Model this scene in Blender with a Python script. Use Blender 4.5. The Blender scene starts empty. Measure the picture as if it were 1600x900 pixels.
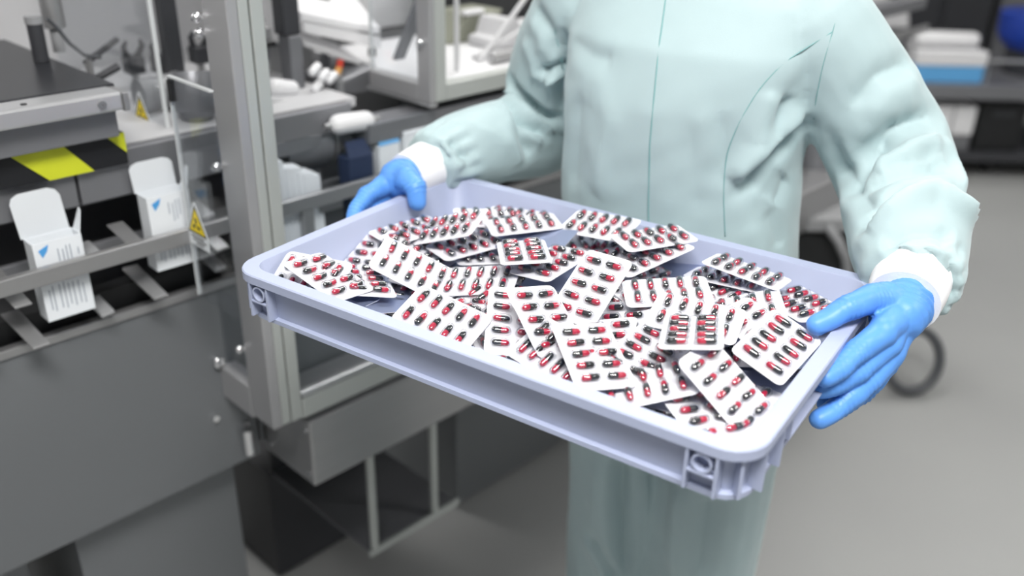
import bpy, bmesh, math, random
import numpy as np
from mathutils import Matrix, Vector
from mathutils.bvhtree import BVHTree

# ------------------------------------------------------------------ camera
SC = bpy.context.scene
COL = SC.collection
F_PX = 1432.0
PITCH, ROLL = 0.451, 0.020
CAM = np.array([0.0, 0.0, 1.55])
FWD = np.array([0.0, math.cos(PITCH), -math.sin(PITCH)])
_r = np.array([1.0, 0, 0]); _u = np.cross(_r, FWD)
RIGHT = math.cos(ROLL) * _r + math.sin(ROLL) * _u
UP = -math.sin(ROLL) * _r + math.cos(ROLL) * _u
cd = bpy.data.cameras.new('camera'); cam = bpy.data.objects.new('camera', cd); COL.objects.link(cam)
cd.sensor_width = 36.0; cd.lens = F_PX * 36.0 / 1600.0
cd.clip_start = 0.05; cd.clip_end = 60
cam.matrix_world = Matrix(((RIGHT[0], UP[0], -FWD[0], CAM[0]), (RIGHT[1], UP[1], -FWD[1], CAM[1]),
                           (RIGHT[2], UP[2], -FWD[2], CAM[2]), (0, 0, 0, 1)))
cd.dof.use_dof = True; cd.dof.focus_distance = 0.95; cd.dof.aperture_fstop = 2.5
SC.camera = cam
# ------------------------------------------------------------------ world, lights, exposure
wd = bpy.data.worlds.new('world'); SC.world = wd; wd.use_nodes = True
wd.node_tree.nodes['Background'].inputs[0].default_value = (0.80, 0.86, 0.95, 1)
wd.node_tree.nodes['Background'].inputs[1].default_value = 0.22
CEIL = 2.9
LAMPS = [  # x, y, size x, size y, watts
    (0.15, -0.20, 1.20, 0.60, 60), (0.25, 2.4, 1.2, 0.6, 20), (-2.4, 0.9, 1.2, 0.6, 14),
    (2.7, 0.9, 1.2, 0.6, 16), (-2.4, 3.2, 1.2, 0.6, 34), (2.7, 3.6, 1.2, 0.6, 18), (0.25, 5.2, 1.2, 0.6, 22)]
for lx, ly, sx, sy, w in LAMPS:
    ld = bpy.data.lights.new('panel_light', 'AREA'); ld.shape = 'RECTANGLE'; ld.size = sx; ld.size_y = sy
    ld.energy = w; ld.color = (1.0, 0.985, 0.96)
    lo = bpy.data.objects.new('panel_light', ld); COL.objects.link(lo); lo.location = (lx, ly, CEIL - 0.035)
SC.view_settings.view_transform = 'Standard'; SC.view_settings.look = 'None'
SC.view_settings.gamma = 1.0; SC.view_settings.use_curve_mapping = False
SC.view_settings.exposure = 0.15
SC.cycles.transparent_max_bounces = 24
random.seed(7); rng = np.random.default_rng(7)

# ------------------------------------------------------------------ frames of reference (real, in metres)
MY = 0.80                                         # heading of the machine line
A = np.array([math.cos(MY), math.sin(MY), 0]); B = np.array([math.sin(MY), -math.cos(MY), 0])
MO = np.array([-0.3721, 1.2033, 0.0])             # foot point of the guard's corner post
def M(a, b, z): return MO + a * A + b * B + np.array([0, 0, z])
TY = -0.589                                       # heading of the tray
LX = np.array([math.cos(TY), math.sin(TY), 0]); LY = np.array([-math.sin(TY), math.cos(TY), 0])
TR = np.array([-0.31, 0.907, 0.0]); RIM = 1.129
def T(u, v, z): return TR + u * LX + v * LY + np.array([0, 0, z])
def ident(x, y, z): return np.array([x, y, z], float)

# ------------------------------------------------------------------ materials
def lin(h):
    v = [int(h[i:i + 2], 16) / 255 for i in (0, 2, 4)]
    return tuple(c / 12.92 if c <= .04045 else ((c + .055) / 1.055) ** 2.4 for c in v) + (1,)
def mat(name, col, rough=.5, metal=0., noise=0., nscale=40., bump=0., bscale=300., stretch=None, spec=.5, coat=0., sheen=0., trans=0.):
    m = bpy.data.materials.new(name); m.use_nodes = True
    nt = m.node_tree; b = nt.nodes['Principled BSDF']
    c = lin(col) if isinstance(col, str) else col
    b.inputs['Base Color'].default_value = c; b.inputs['Roughness'].default_value = rough
    b.inputs['Metallic'].default_value = metal; b.inputs['Specular IOR Level'].default_value = spec
    b.inputs['Coat Weight'].default_value = coat; b.inputs['Sheen Weight'].default_value = sheen
    m.diffuse_color = c
    tc = nt.nodes.new('ShaderNodeTexCoord'); mp = nt.nodes.new('ShaderNodeMapping')
    nt.links.new(tc.outputs['Object'], mp.inputs[0])
    if stretch: mp.inputs['Scale'].default_value = stretch
    if noise > 0:
        n = nt.nodes.new('ShaderNodeTexNoise'); n.inputs['Scale'].default_value = nscale; n.inputs['Detail'].default_value = 5
        r = nt.nodes.new('ShaderNodeMapRange'); r.inputs['To Min'].default_value = 1 - noise; r.inputs['To Max'].default_value = 1 + noise
        x = nt.nodes.new('ShaderNodeMix'); x.data_type = 'RGBA'; x.blend_type = 'MULTIPLY'; x.inputs[0].default_value = 1
        x.inputs[6].default_value = c
        nt.links.new(mp.outputs[0], n.inputs['Vector']); nt.links.new(n.outputs['Fac'], r.inputs['Value'])
        nt.links.new(r.outputs[0], x.inputs[7]); nt.links.new(x.outputs[2], b.inputs['Base Color'])
    if bump > 0:
        n = nt.nodes.new('ShaderNodeTexNoise'); n.inputs['Scale'].default_value = bscale; n.inputs['Detail'].default_value = 4
        k = nt.nodes.new('ShaderNodeBump'); k.inputs['Strength'].default_value = bump; k.inputs['Distance'].default_value = .002
        nt.links.new(mp.outputs[0], n.inputs['Vector']); nt.links.new(n.outputs['Fac'], k.inputs['Height']); nt.links.new(k.outputs[0], b.inputs['Normal'])
    return m
def clear(name, tint=(.97, .98, 1, 1), boost=1.0, base=.04, rough=.05):
    m = bpy.data.materials.new(name); m.use_nodes = True; nt = m.node_tree; nt.nodes.clear()
    o = nt.nodes.new('ShaderNodeOutputMaterial'); mx = nt.nodes.new('ShaderNodeMixShader')
    t = nt.nodes.new('ShaderNodeBsdfTransparent'); t.inputs[0].default_value = tint
    g = nt.nodes.new('ShaderNodeBsdfGlossy'); g.inputs['Roughness'].default_value = rough
    f0 = nt.nodes.new('ShaderNodeLayerWeight'); f0.inputs[0].default_value = .5
    f = nt.nodes.new('ShaderNodeMath'); f.operation = 'POWER'; f.inputs[1].default_value = 4.0; nt.links.new(f0.outputs['Facing'], f.inputs[0])
    k = nt.nodes.new('ShaderNodeMath'); k.operation = 'MULTIPLY_ADD'; k.inputs[1].default_value = boost; k.inputs[2].default_value = base; k.use_clamp = True
    nt.links.new(f.outputs[0], k.inputs[0]); nt.links.new(k.outputs[0], mx.inputs[0])
    nt.links.new(t.outputs[0], mx.inputs[1]); nt.links.new(g.outputs[0], mx.inputs[2]); nt.links.new(mx.outputs[0], o.inputs[0])
    m.diffuse_color = (.8, .85, .9, .3)
    return m
MT = dict(
    steel=mat('brushed_steel', 'A9A9AA', .38, .75, .06, 3, .05, 60, (1, 1, 40)),
    steel_dark=mat('dark_steel', '85868A', .42, .55, .05, 3),
    steel_body=mat('machine_panel', '787B7E', .45, .35, .04, 4),
    alu=mat('aluminium_profile', 'A9A9AB', .42, .4, .03, 5),
    alu_light=mat('anodised_frame', 'B9BDBA', .42, .35, .03, 5),
    alu_bar=mat('bright_aluminium', 'C9CACC', .28, .7),
    chrome=mat('chrome', 'E6E6E8', .08, 1.0),
    black=mat('black_rubber', '17181A', .55, 0, .1, 30),
    black_gloss=mat('black_sheet', '242529', .32),
    dark=mat('dark_grey_plastic', '35363A', .5),
    grey=mat('grey_plastic', '8F9092', .45),
    lightgrey=mat('light_grey_paint', 'BDBDBF', .5),
    olive=mat('olive_grey_paint', '85877A', .55),
    white=mat('white_plastic', 'DCDCDE', .4),
    carton=mat('white_carton', 'E4E8EC', .55, bump=.05),
    ink=mat('grey_print', '8E98A4', .6),
    blue_ink=mat('blue_print', '4C9BD8', .5),
    yellow=mat('warning_yellow', 'F0D512', .45),
    haz_yellow=mat('hazard_yellow', 'C9D02A', .5, 0, .05, 60),
    haz_black=mat('hazard_black', '15161A', .5),
    red=mat('red_plastic', 'C9402E', .4),
    amber=mat('amber_plastic', 'D9A25A', .4),
    tray=mat('periwinkle_plastic', 'A9B1CA', .42, 0, .015, 20, .03, 200),
    card=mat('white_blister_foil', 'EDEDF2', .26, .12, coat=.3, bump=.06, bscale=120),
    foil=mat('dull_blue_foil', '9BA6C4', .35, .7),
    film=clear('clear_blister_film', (.85, .86, .88, 1), boost=1.2, base=.14, rough=.07),  # grey tint puts the shadow inside the bubbles into the film colour
    cap_red=mat('red_gelatine', 'D41744', .3, coat=.4),
    cap_black=mat('black_gelatine', '1E2226', .25, coat=.4),
    pane=clear('clear_polycarbonate', (.95, .96, .97, 1), .8, .03, .02),
    pane_edge=mat('polycarbonate_edge', 'C9CCCD', .2),
    cloth=mat('aqua_cleanroom_fabric', 'ABC0C3', .72, 0, .02, 30, .10, 900, sheen=.25),
    seam=mat('aqua_seam', '7FA9AA', .8),
    knit=mat('white_knit_cuff', 'F4F4F6', .8, 0, 0, 1, .25, 500),
    glove=mat('blue_nitrile', '5C96E2', .42, 0, .03, 30, .10, 120, spec=.4),
    skin=mat('skin', 'C9A08A', .5),
    mask=mat('white_mask', 'EDF1F3', .7),
    shoe=mat('white_shoe', 'E6E8EA', .5),
    floor=mat('grey_epoxy_floor', '999A99', .42, 0, .07, 2.2),
    wall=mat('off_white_wall', 'C9CACB', .6),
    wall_dark=mat('dark_panel_wall', '6B6C70', .55),
    ceil=mat('white_ceiling', 'E2E2E2', .7),
    navy=mat('navy_blue_plastic', '1E3FA0', .4),
    navy_dark=mat('navy_cloth', '22304F', .6),
    skyblue=mat('light_blue_card', '5FA6DC', .5),
    hose=mat('dark_grey_hose', '4A4C50', .45),
)
def emis(name, col, s):
    m = bpy.data.materials.new(name); m.use_nodes = True; b = m.node_tree.nodes['Principled BSDF']
    b.inputs['Base Color'].default_value = (.9, .9, .9, 1); b.inputs['Emission Color'].default_value = col; b.inputs['Emission Strength'].default_value = s
    return m
MT['diffuser'] = emis('lamp_diffuser', (1, .985, .96, 1), 6.0)

# ------------------------------------------------------------------ geometry helpers
class G:
    """collects shapes; fr maps frame coordinates to the world"""
    def __init__(s, fr=ident): s.v = []; s.f = []; s.m = []; s.fr = fr
    def add(s, vs, fs, mi=0, raw=False):
        o = len(s.v); s.v += [tuple(v) if raw else tuple(s.fr(*v)) for v in vs]
        s.f += [tuple(i + o for i in f) for f in fs]; s.m += [mi] * len(fs); return s
    def box(s, p, q, mi=0):
        x0, y0, z0 = [min(a, b) for a, b in zip(p, q)]; x1, y1, z1 = [max(a, b) for a, b in zip(p, q)]
        return s.add([(x0, y0, z0), (x1, y0, z0), (x1, y1, z0), (x0, y1, z0), (x0, y0, z1), (x1, y0, z1), (x1, y1, z1), (x0, y1, z1)],
                     [(0, 3, 2, 1), (4, 5, 6, 7), (0, 1, 5, 4), (1, 2, 6, 5), (2, 3, 7, 6), (3, 0, 4, 7)], mi)
    def prism(s, poly, d, mi=0):
        """closed polygon (3-D points) extruded by vector d"""
        n = len(poly); p = [tuple(x) for x in poly]; q = [tuple(np.add(x, d)) for x in poly]
        return s.add(p + q, [tuple(range(n))[::-1], tuple(range(n, 2 * n))] + [(i, (i + 1) % n, n + (i + 1) % n, n + i) for i in range(n)], mi)
    def tube(s, pts, rad, n=12, mi=0, cap=True, flat=None):
        """round (or flattened) tube through points in frame coordinates; rad number or list, flat=(dir, factor)"""
        P = np.array([s.fr(*p) for p in pts]); k = len(P)
        R = [rad] * k if np.isscalar(rad) else list(rad)
        tg = np.gradient(P, axis=0) if k > 2 else np.array([P[1] - P[0]] * 2)
        tg /= np.linalg.norm(tg, axis=1)[:, None]
        ref = np.array([0, 0, 1.]) if abs(tg[0][2]) < .9 else np.array([1., 0, 0])
        x = np.cross(ref, tg[0]); x /= np.linalg.norm(x); vs = []
        for i in range(k):
            x = x - tg[i] * (x @ tg[i]); x /= np.linalg.norm(x); y = np.cross(tg[i], x)
            for j in range(n):
                t = 2 * math.pi * j / n; d = (math.cos(t) * x + math.sin(t) * y) * R[i]
                if flat is not None: d = d - flat[0] * (d @ flat[0]) * (1 - flat[1])
                vs.append(P[i] + d)
        fs = [(i * n + j, i * n + (j + 1) % n, (i + 1) * n + (j + 1) % n, (i + 1) * n + j) for i in range(k - 1) for j in range(n)]
        if cap: fs += [tuple(range(n))[::-1], tuple(range((k - 1) * n, k * n))]
        return s.add(vs, fs, mi, raw=True)
    def caps(s, pts, rad, n=12, mi=0, flat=None, end=True):
        """tube with rounded ends"""
        P = [np.array(p, float) for p in pts]; R = [rad] * len(P) if np.isscalar(rad) else list(rad)
        a = (P[0] - P[1]); a /= np.linalg.norm(a); b = (P[-1] - P[-2]); b /= np.linalg.norm(b)
        e = [(.95, .31), (.75, .66), (.4, .92)]
        P2 = [P[0] + a * R[0] * h for h, _ in e] + P + ([P[-1] + b * R[-1] * h for h, _ in e[::-1]] if end else [])
        R2 = [R[0] * w for _, w in e] + R + ([R[-1] * w for _, w in e[::-1]] if end else [])
        return s.tube(P2, R2, n, mi, True, flat)
    def ring(s, c, ax, r0, r1, h, n=24, mi=0):
        """flat annulus of height h around axis"""
        ax = np.array(ax, float); ax /= np.linalg.norm(ax); ref = np.array([0, 0, 1.]) if abs(ax[2]) < .9 else np.array([1., 0, 0])
        x = np.cross(ref, ax); x /= np.linalg.norm(x); y = np.cross(ax, x); c = np.array(c, float); vs = []
        for r, hh in ((r0, 0), (r1, 0), (r1, h), (r0, h)):
            vs += [c + r * (math.cos(2 * math.pi * i / n) * x + math.sin(2 * math.pi * i / n) * y) + ax * hh for i in range(n)]
        fs = [(k * n + i, k * n + (i + 1) % n, ((k + 1) % 4) * n + (i + 1) % n, ((k + 1) % 4) * n + i) for k in range(4) for i in range(n)]
        return s.add(vs, fs, mi)
    def ball(s, c, r, sc=(1, 1, 1), n=12, mi=0):
        vs = []; fs = []; m = n // 2
        for i in range(1, m):
            t = math.pi * i / m
            for j in range(n):
                p = 2 * math.pi * j / n
                vs.append((c[0] + r * sc[0] * math.sin(t) * math.cos(p), c[1] + r * sc[1] * math.sin(t) * math.sin(p), c[2] + r * sc[2] * math.cos(t)))
        vs += [(c[0], c[1], c[2] + r * sc[2]), (c[0], c[1], c[2] - r * sc[2])]; N = len(vs)
        for i in range(m - 2):
            for j in range(n): fs.append((i * n + j, (i + 1) * n + j, (i + 1) * n + (j + 1) % n, i * n + (j + 1) % n))
        for j in range(n):
            fs.append((N - 2, j, (j + 1) % n)); fs.append((N - 1, (m - 2) * n + (j + 1) % n, (m - 2) * n + j))
        return s.add(vs, fs, mi)
WM = {}
def frame_of(o): return WM.get(o.name, Matrix.Identity(4))
def mkmesh(name, g, mats, inv=None, smooth=False):
    me = bpy.data.meshes.new(name)
    vs = g.v if inv is None else [tuple(inv @ Vector(v)) for v in g.v]
    me.from_pydata(vs, [], g.f)
    for m in (mats if isinstance(mats, (list, tuple)) else [mats]): me.materials.append(m)
    me.polygons.foreach_set('material_index', g.m)
    bm = bmesh.new(); bm.from_mesh(me); bmesh.ops.recalc_face_normals(bm, faces=bm.faces[:]); bm.to_mesh(me); bm.free()
    me.polygons.foreach_set('use_smooth', [bool(smooth)] * len(me.polygons))
    if smooth and smooth != 'all':
        try: me.set_sharp_from_angle(angle=math.radians(40))
        except Exception: pass
    me.update(); return me
def thing(name, label, cat, loc, rot=0., group=None):
    o = bpy.data.objects.new(name, None); COL.objects.link(o); o.empty_display_size = .05
    o.location = tuple(loc); o.rotation_euler = (0, 0, rot)
    WM[o.name] = Matrix.Translation(Vector(loc)) @ Matrix.Rotation(rot, 4, 'Z')
    o['label'] = label; o['category'] = cat
    if group: o['group'] = group
    return o
def part(name, g, mats, parent, smooth=False, bevel=0., label=None):
    """mesh child; g is in world coordinates"""
    W = frame_of(parent); me = mkmesh(name, g, mats, W.inverted(), smooth)
    o = bpy.data.objects.new(name, me); COL.objects.link(o); o.parent = parent; WM[o.name] = W.copy()
    if label: o['label'] = label
    if bevel: bev(o, bevel)
    return o
def bev(o, w):
    b = o.modifiers.new('bevel', 'BEVEL'); b.width = w; b.segments = 2; b.limit_method = 'ANGLE'; b.angle_limit = math.radians(40)
def solo(name, g, mats, label, cat, loc, rot=0., group=None, smooth=False, bevel=0.):
    """a thing that is one mesh"""
    W = Matrix.Translation(Vector(loc)) @ Matrix.Rotation(rot, 4, 'Z')
    o = bpy.data.objects.new(name, mkmesh(name, g, mats, W.inverted(), smooth)); COL.objects.link(o)
    o.location = tuple(loc); o.rotation_euler = (0, 0, rot); WM[o.name] = W
    o['label'] = label; o['category'] = cat
    if group: o['group'] = group
    if bevel: bev(o, bevel)
    return o
def struct(name, g, m):
    o = bpy.data.objects.new(name, mkmesh(name, g, m)); COL.objects.link(o); o['kind'] = 'structure'; WM[o.name] = Matrix.Identity(4); return o

# ------------------------------------------------------------------ the room
struct('floor', G().box((-4.5, -2.5, -.05), (5.5, 8.0, 0)), MT['floor'])
struct('ceiling', G().box((-4.5, -2.5, CEIL), (5.5, 8.0, CEIL + .05)), MT['ceil'])
struct('wall_back', G().box((-4.5, 8.0, 0), (5.5, 8.1, CEIL)), MT['wall'])
struct('wall_left', G().box((-4.6, -2.5, 0), (-4.5, 8.0, CEIL)), MT['wall'])
struct('wall_right', G().box((5.5, -2.5, 0), (5.6, 8.0, CEIL)), MT['wall'])
struct('wall_front', G().box((-4.5, -2.6, 0), (5.5, -2.5, CEIL)), MT['wall'])
for i, (lx, ly, sx, sy, w) in enumerate(LAMPS):
    where = ['above the tray', 'behind the worker', 'at the left front', 'at the right front', 'at the left rear', 'at the right rear', 'nearest the back wall'][i]
    t = thing('ceiling_light', 'flat white ceiling light panel ' + where, 'light', (lx, ly, CEIL), 0, 'ceiling light panels')
    x0, x1, y0, y1 = lx - sx / 2 - .03, lx + sx / 2 + .03, ly - sy / 2 - .03, ly + sy / 2 + .03
    g = G(); g.box((x0, y0, CEIL - .03), (x1, y0 + .03, CEIL)); g.box((x0, y1 - .03, CEIL - .03), (x1, y1, CEIL))
    g.box((x0, y0 + .03, CEIL - .03), (x0 + .03, y1 - .03, CEIL)); g.box((x1 - .03, y0 + .03, CEIL - .03), (x1, y1 - .03, CEIL))
    part('frame', g, MT['alu_light'], t)
    part('diffuser', G().box((x0 + .03, y0 + .03, CEIL - .02), (x1 - .03, y1 - .03, CEIL - .012)), MT['diffuser'], t)
# ------------------------------------------------------------------ cartoning machine (frame: a along the line, b outward, z)
def bolt(g, c, ax, r=.005, h=.004):
    g.ring(c, ax, 0.0008, r, h, 12)
base = thing('cartoning_machine', 'long grey steel cartoning machine running along the left side', 'machine', M(0, -.155, 0), MY)
part('side_panel', G(M).box((-1.3, -.155, .555), (.055, -.70, .900)), MT['steel_body'], base, bevel=.003)
part('side_panel', G(M).box((.060, -.158, .575), (2.6, -.70, .900)), MT['steel_body'], base, bevel=.003)
part('base_cabinet', G(M).box((-.265, -.20, .012), (.021, -.68, .552)), MT['steel_body'], base, bevel=.003)
part('base_cabinet', G(M).box((-1.3, -.24, .012), (-.33, -.68, .552)), MT['steel_body'], base, bevel=.003)
part('base_cabinet', G(M).box((.655, -.30, .012), (2.6, -.70, .560)), MT['steel_body'], base, bevel=.004)
for a0, a1 in ((-1.3, -.33), (-.265, .021), (.655, 2.6)):
    part('plinth', G(M).box((a0 + .02, -.33, 0), (a1 - .02, -.66, .012)), MT['black'], base)
part('cable_hole', G(M).ring(M(.654, -.39, .37) * 0 + np.array([.654, -.39, .37]), (-1, 0, 0), .001, .035, .004, 20), MT['black'], base)
part('drive_housing', G(M).box((.064, 0, .562), (2.2, -.150, .690)), MT['steel'], base, bevel=.004)
for b, z in ((-.012, .585), (-.012, .672), (-.13, .585), (-.13, .665)):
    g = G(M); bolt(g, (.064, b, z), (-1, 0, 0), .004, .003); part('screw', g, MT['chrome'], base)
for a, z in ((-.022, .668), (.03, .63)):
    g = G(M); bolt(g, (a, -.154, z), (0, 1, 0), .006, .006); part('screw', g, MT['chrome'], base)
part('hinge_pin', G(M).tube([(.028, -.145, .575), (.028, -.145, .625)], .010, 14), MT['chrome'], base, True)
# deck and guide rails
part('conveyor_deck', G(M).box((-1.3, -.165, .893), (2.6, -.70, .903)), MT['black_gloss'], base)
part('deck_lip', G(M).box((-1.3, -.150, .898), (2.6, -.166, .912)), MT['steel'], base, bevel=.002)
part('guide_rail', G(M).box((-1.3, -.096, 1.012), (2.6, -.108, 1.036)), MT['steel'], base, bevel=.002, label='front steel guide rail crossing the cartons')
part('guide_rail', G(M).box((-1.3, -.215, .985), (2.6, -.225, 1.003)), MT['steel_dark'], base, bevel=.002)
part('guide_rail', G(M).box((-1.3, -.225, 1.060), (2.6, -.24, 1.080)), MT['steel_dark'], base, bevel=.002)
for a in (-.85, .15, .52, .95, 1.5):
    part('rail_bracket', G(M).box((a, -.098, .905), (a + .02, -.112, 1.014)), MT['steel'], base, bevel=.002)
for k, (a, z) in enumerate(((-.355, 1.0), (-.180, 1.012), (-.181, .925), (-.345, .915), (-.008, 1.03), (.0, .94), (.10, 1.0), (.10, .92), (.19, .93), (.36, .98), (.45, .93))):
    g = G(M).prism([(a, -.125, z), (a + .02, -.125, z + .002), (a + .02, -.175, z + .010), (a, -.175, z + .008)], (0, 0, .006))
    part('pusher', g, MT['grey'], base, bevel=.002)
for k, (a, z) in enumerate(((-.295, .99), (-.122, 1.012), (-.285, .925), (-.112, .94), (-.005, .985))):
    g = G(M).prism([(a, -.10, z), (a + .022, -.10, z), (a + .012, -.17, z + .03), (a - .012, -.17, z + .03)], (0, 0, .003))
    part('side_guide', g, MT['steel'], base, bevel=.001)
part('chain_bed', G(M).box((-1.3, -.18, .906), (2.6, -.21, .940)), MT['black'], base)
# cover strip behind the cartons
part('cover_plate', G(M).box((-1.3, -.160, 1.085), (-.168, -.180, 1.133)), MT['steel_dark'], base, bevel=.002)
part('cover_plate', G(M).box((-.164, -.160, 1.085), (.30, -.180, 1.152)), MT['steel_dark'], base, bevel=.002)
part('cover_plate', G(M).box((.304, -.120, 1.085), (2.6, -.180, 1.120)), MT['steel_dark'], base, bevel=.002)
g = G(M); bolt(g, (-.282, -.160, 1.105), (0, 1, 0), .006)
part('screw', g, MT['chrome'], base)
hb_ = part('hazard_bar', G(M).box((-1.3, -.150, 1.134), (-.095, -.19, 1.179)), MT['haz_black'], base)
for k in range(8):
    a = -.249 - (k - 0) * .14 if k else -.249
    g = G(M).prism([(a, -.1492, 1.179), (a + .068, -.1492, 1.179), (a + .105, -.1492, 1.134), (a + .045, -.1492, 1.134)], (0, .0008, 0))
    part('yellow_stripe', g, MT['haz_yellow'], hb_)
g = G(M).prism([(-.122, -.1492, 1.179), (-.0951, -.1492, 1.179), (-.0951, -.1492, 1.150)], (0, .0008, 0)); part('yellow_stripe', g, MT['haz_yellow'], hb_)
part('plate_skirt', G(M).box((-1.3, -.130, 1.180), (-.108, -.30, 1.222)), MT['steel_dark'], base, bevel=.002)
bar = part('aluminium_rail', G(M).box((-1.3, -.105, 1.221), (-.106, -.150, 1.246)), MT['alu_bar'], base, bevel=.004)
g = G(M); bolt(g, (-.135, -.105, 1.233), (0, 1, 0), .0055, .003); part('screw', g, MT['steel_dark'], bar)
g = G(M); bolt(g, (-.225, -.120, 1.246), (0, 0, 1), .004, .001); part('screw', g, MT['black'], bar)
part('end_block', G(M).box((-.1055, -.105, 1.219), (-.098, -.152, 1.244)), MT['steel'], bar, bevel=.001)
part('black_top_plate', G(M).box((-1.3, -.152, 1.236), (-.095, -.56, 1.247)), MT['black_gloss'], base, bevel=.002)
part('back_panel', G(M).box((-1.3, -.72, .86), (.9, -.74, 2.2)), MT['lightgrey'], base)
part('inner_shelf', G(M).box((-.09, -.19, 1.135), (.33, -.71, 1.150)), MT['lightgrey'], base)

post = thing('hold_down_post', 'short dark cylinder post standing on the black plate', 'machine part', M(-.116, -.35, 1.247), MY)
part('column', G(M).tube([(-.116, -.35, 1.2475), (-.116, -.35, 1.302)], .011, 16), MT['dark'], post, True)
part('cap', G(M).tube([(-.116, -.35, 1.302), (-.116, -.35, 1.313)], .0125, 16), MT['grey'], post, True)
part('cable', G(M).tube([(-.10, -.34, 1.309), (-.085, -.345, 1.29), (-.075, -.34, 1.27), (-.06, -.33, 1.252), (-.045, -.31, 1.250)], .003, 8), MT['hose'], post, True)
t = thing('sensor_stem', 'grey stepped sensor stem hanging behind the black plate', 'sensor', M(-.07, -.40, 1.247), MY)
part('rod', G(M).tube([(-.07, -.40, 1.248), (-.07, -.40, 1.36)], .009, 12), MT['grey'], t, True)
part('sensor_head', G(M).tube([(-.07, -.40, 1.285), (-.07, -.40, 1.33)], .016, 14), MT['steel'], t, True)
t = thing('support_column', 'tall dark grey column standing inside the guard at the left', 'column', M(.12, -.42, 1.15), MY)
part('shaft', G(M).box((.108, -.41, 1.150), (.135, -.437, 1.75)), MT['dark'], t, bevel=.002)
part('foot', G(M).box((.10, -.405, 1.150), (.143, -.443, 1.160)), MT['steel'], t)
# small actuators behind the left pane
for k, (a, b, z, lab) in enumerate(((.085, -.50, 1.205, 'dark gripper head behind the left pane, the left one'), (.135, -.50, 1.200, 'dark gripper head behind the left pane, nearer the dark column'),
                                    (.19, -.46, 1.215, 'dark gripper head between dark column and silver post'))):
    t = thing('gripper', lab, 'gripper', M(a, b, 1.15), MY)
    part('stem', G(M).tube([(a, b, 1.150), (a, b, z - .02)], .006, 10), MT['steel'], t, True)
    part('body', G(M).box((a - .015, b - .015, z - .03), (a + .015, b + .015, z)), MT['dark'], t, bevel=.003)
    for s in (-1, 1):
        part('finger', G(M).tube([(a + s * .010, b, z), (a + s * .017, b + .008, z + .018), (a + s * .012, b + .012, z + .028)], [.006, .005, .003], 8), MT['dark'], t, True)
t = thing('turning_drum', 'dull grey drum lying behind the upper warning sticker', 'drum', M(.05, -.33, 1.15), MY)
part('drum', G(M).tube([(.012, -.33, 1.178), (.075, -.33, 1.178)], .027, 24), MT['grey'], t, True)
part('end_ring', G(M).ring((.075, -.33, 1.178), (1, 0, 0), .008, .030, .006), MT['steel'], t)
for k in (0, 1):
    part('knob', G(M).ball((-.045 + .004 * k, -.34, 1.184 + .019 * k), .006).tube([(-.042, -.345, 1.15), (-.042, -.345, 1.19)], .004, 8), MT['chrome'], t, True)
t = thing('clamp_lever', 'thin dark lever arms reaching over the drum', 'lever', M(-.03, -.40, 1.15), MY)
part('arm', G(M).tube([(-.045, -.36, 1.205), (.0, -.36, 1.222)], .006, 10), MT['dark'], t, True)
part('arm', G(M).tube([(-.035, -.40, 1.225), (.03, -.42, 1.252)], .005, 10), MT['dark'], t, True)
part('pillar', G(M).tube([(-.03, -.40, 1.15), (-.03, -.40, 1.23)], .006, 10), MT['steel'], t, True)
t = thing('feed_hopper', 'grey curved metal hopper behind the small clear flap', 'hopper', M(.06, -.24, 1.15), MY)
part('shell', G(M).tube([(.06, -.24, 1.15), (.062, -.24, 1.17), (.065, -.245, 1.20), (.068, -.25, 1.222)], [.022, .034, .038, .032], 18), MT['steel_dark'], t, True)
part('spout', G(M).caps([(.115, -.22, 1.195), (.118, -.215, 1.165)], [.018, .014], 12), MT['white'], t, True)

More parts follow.
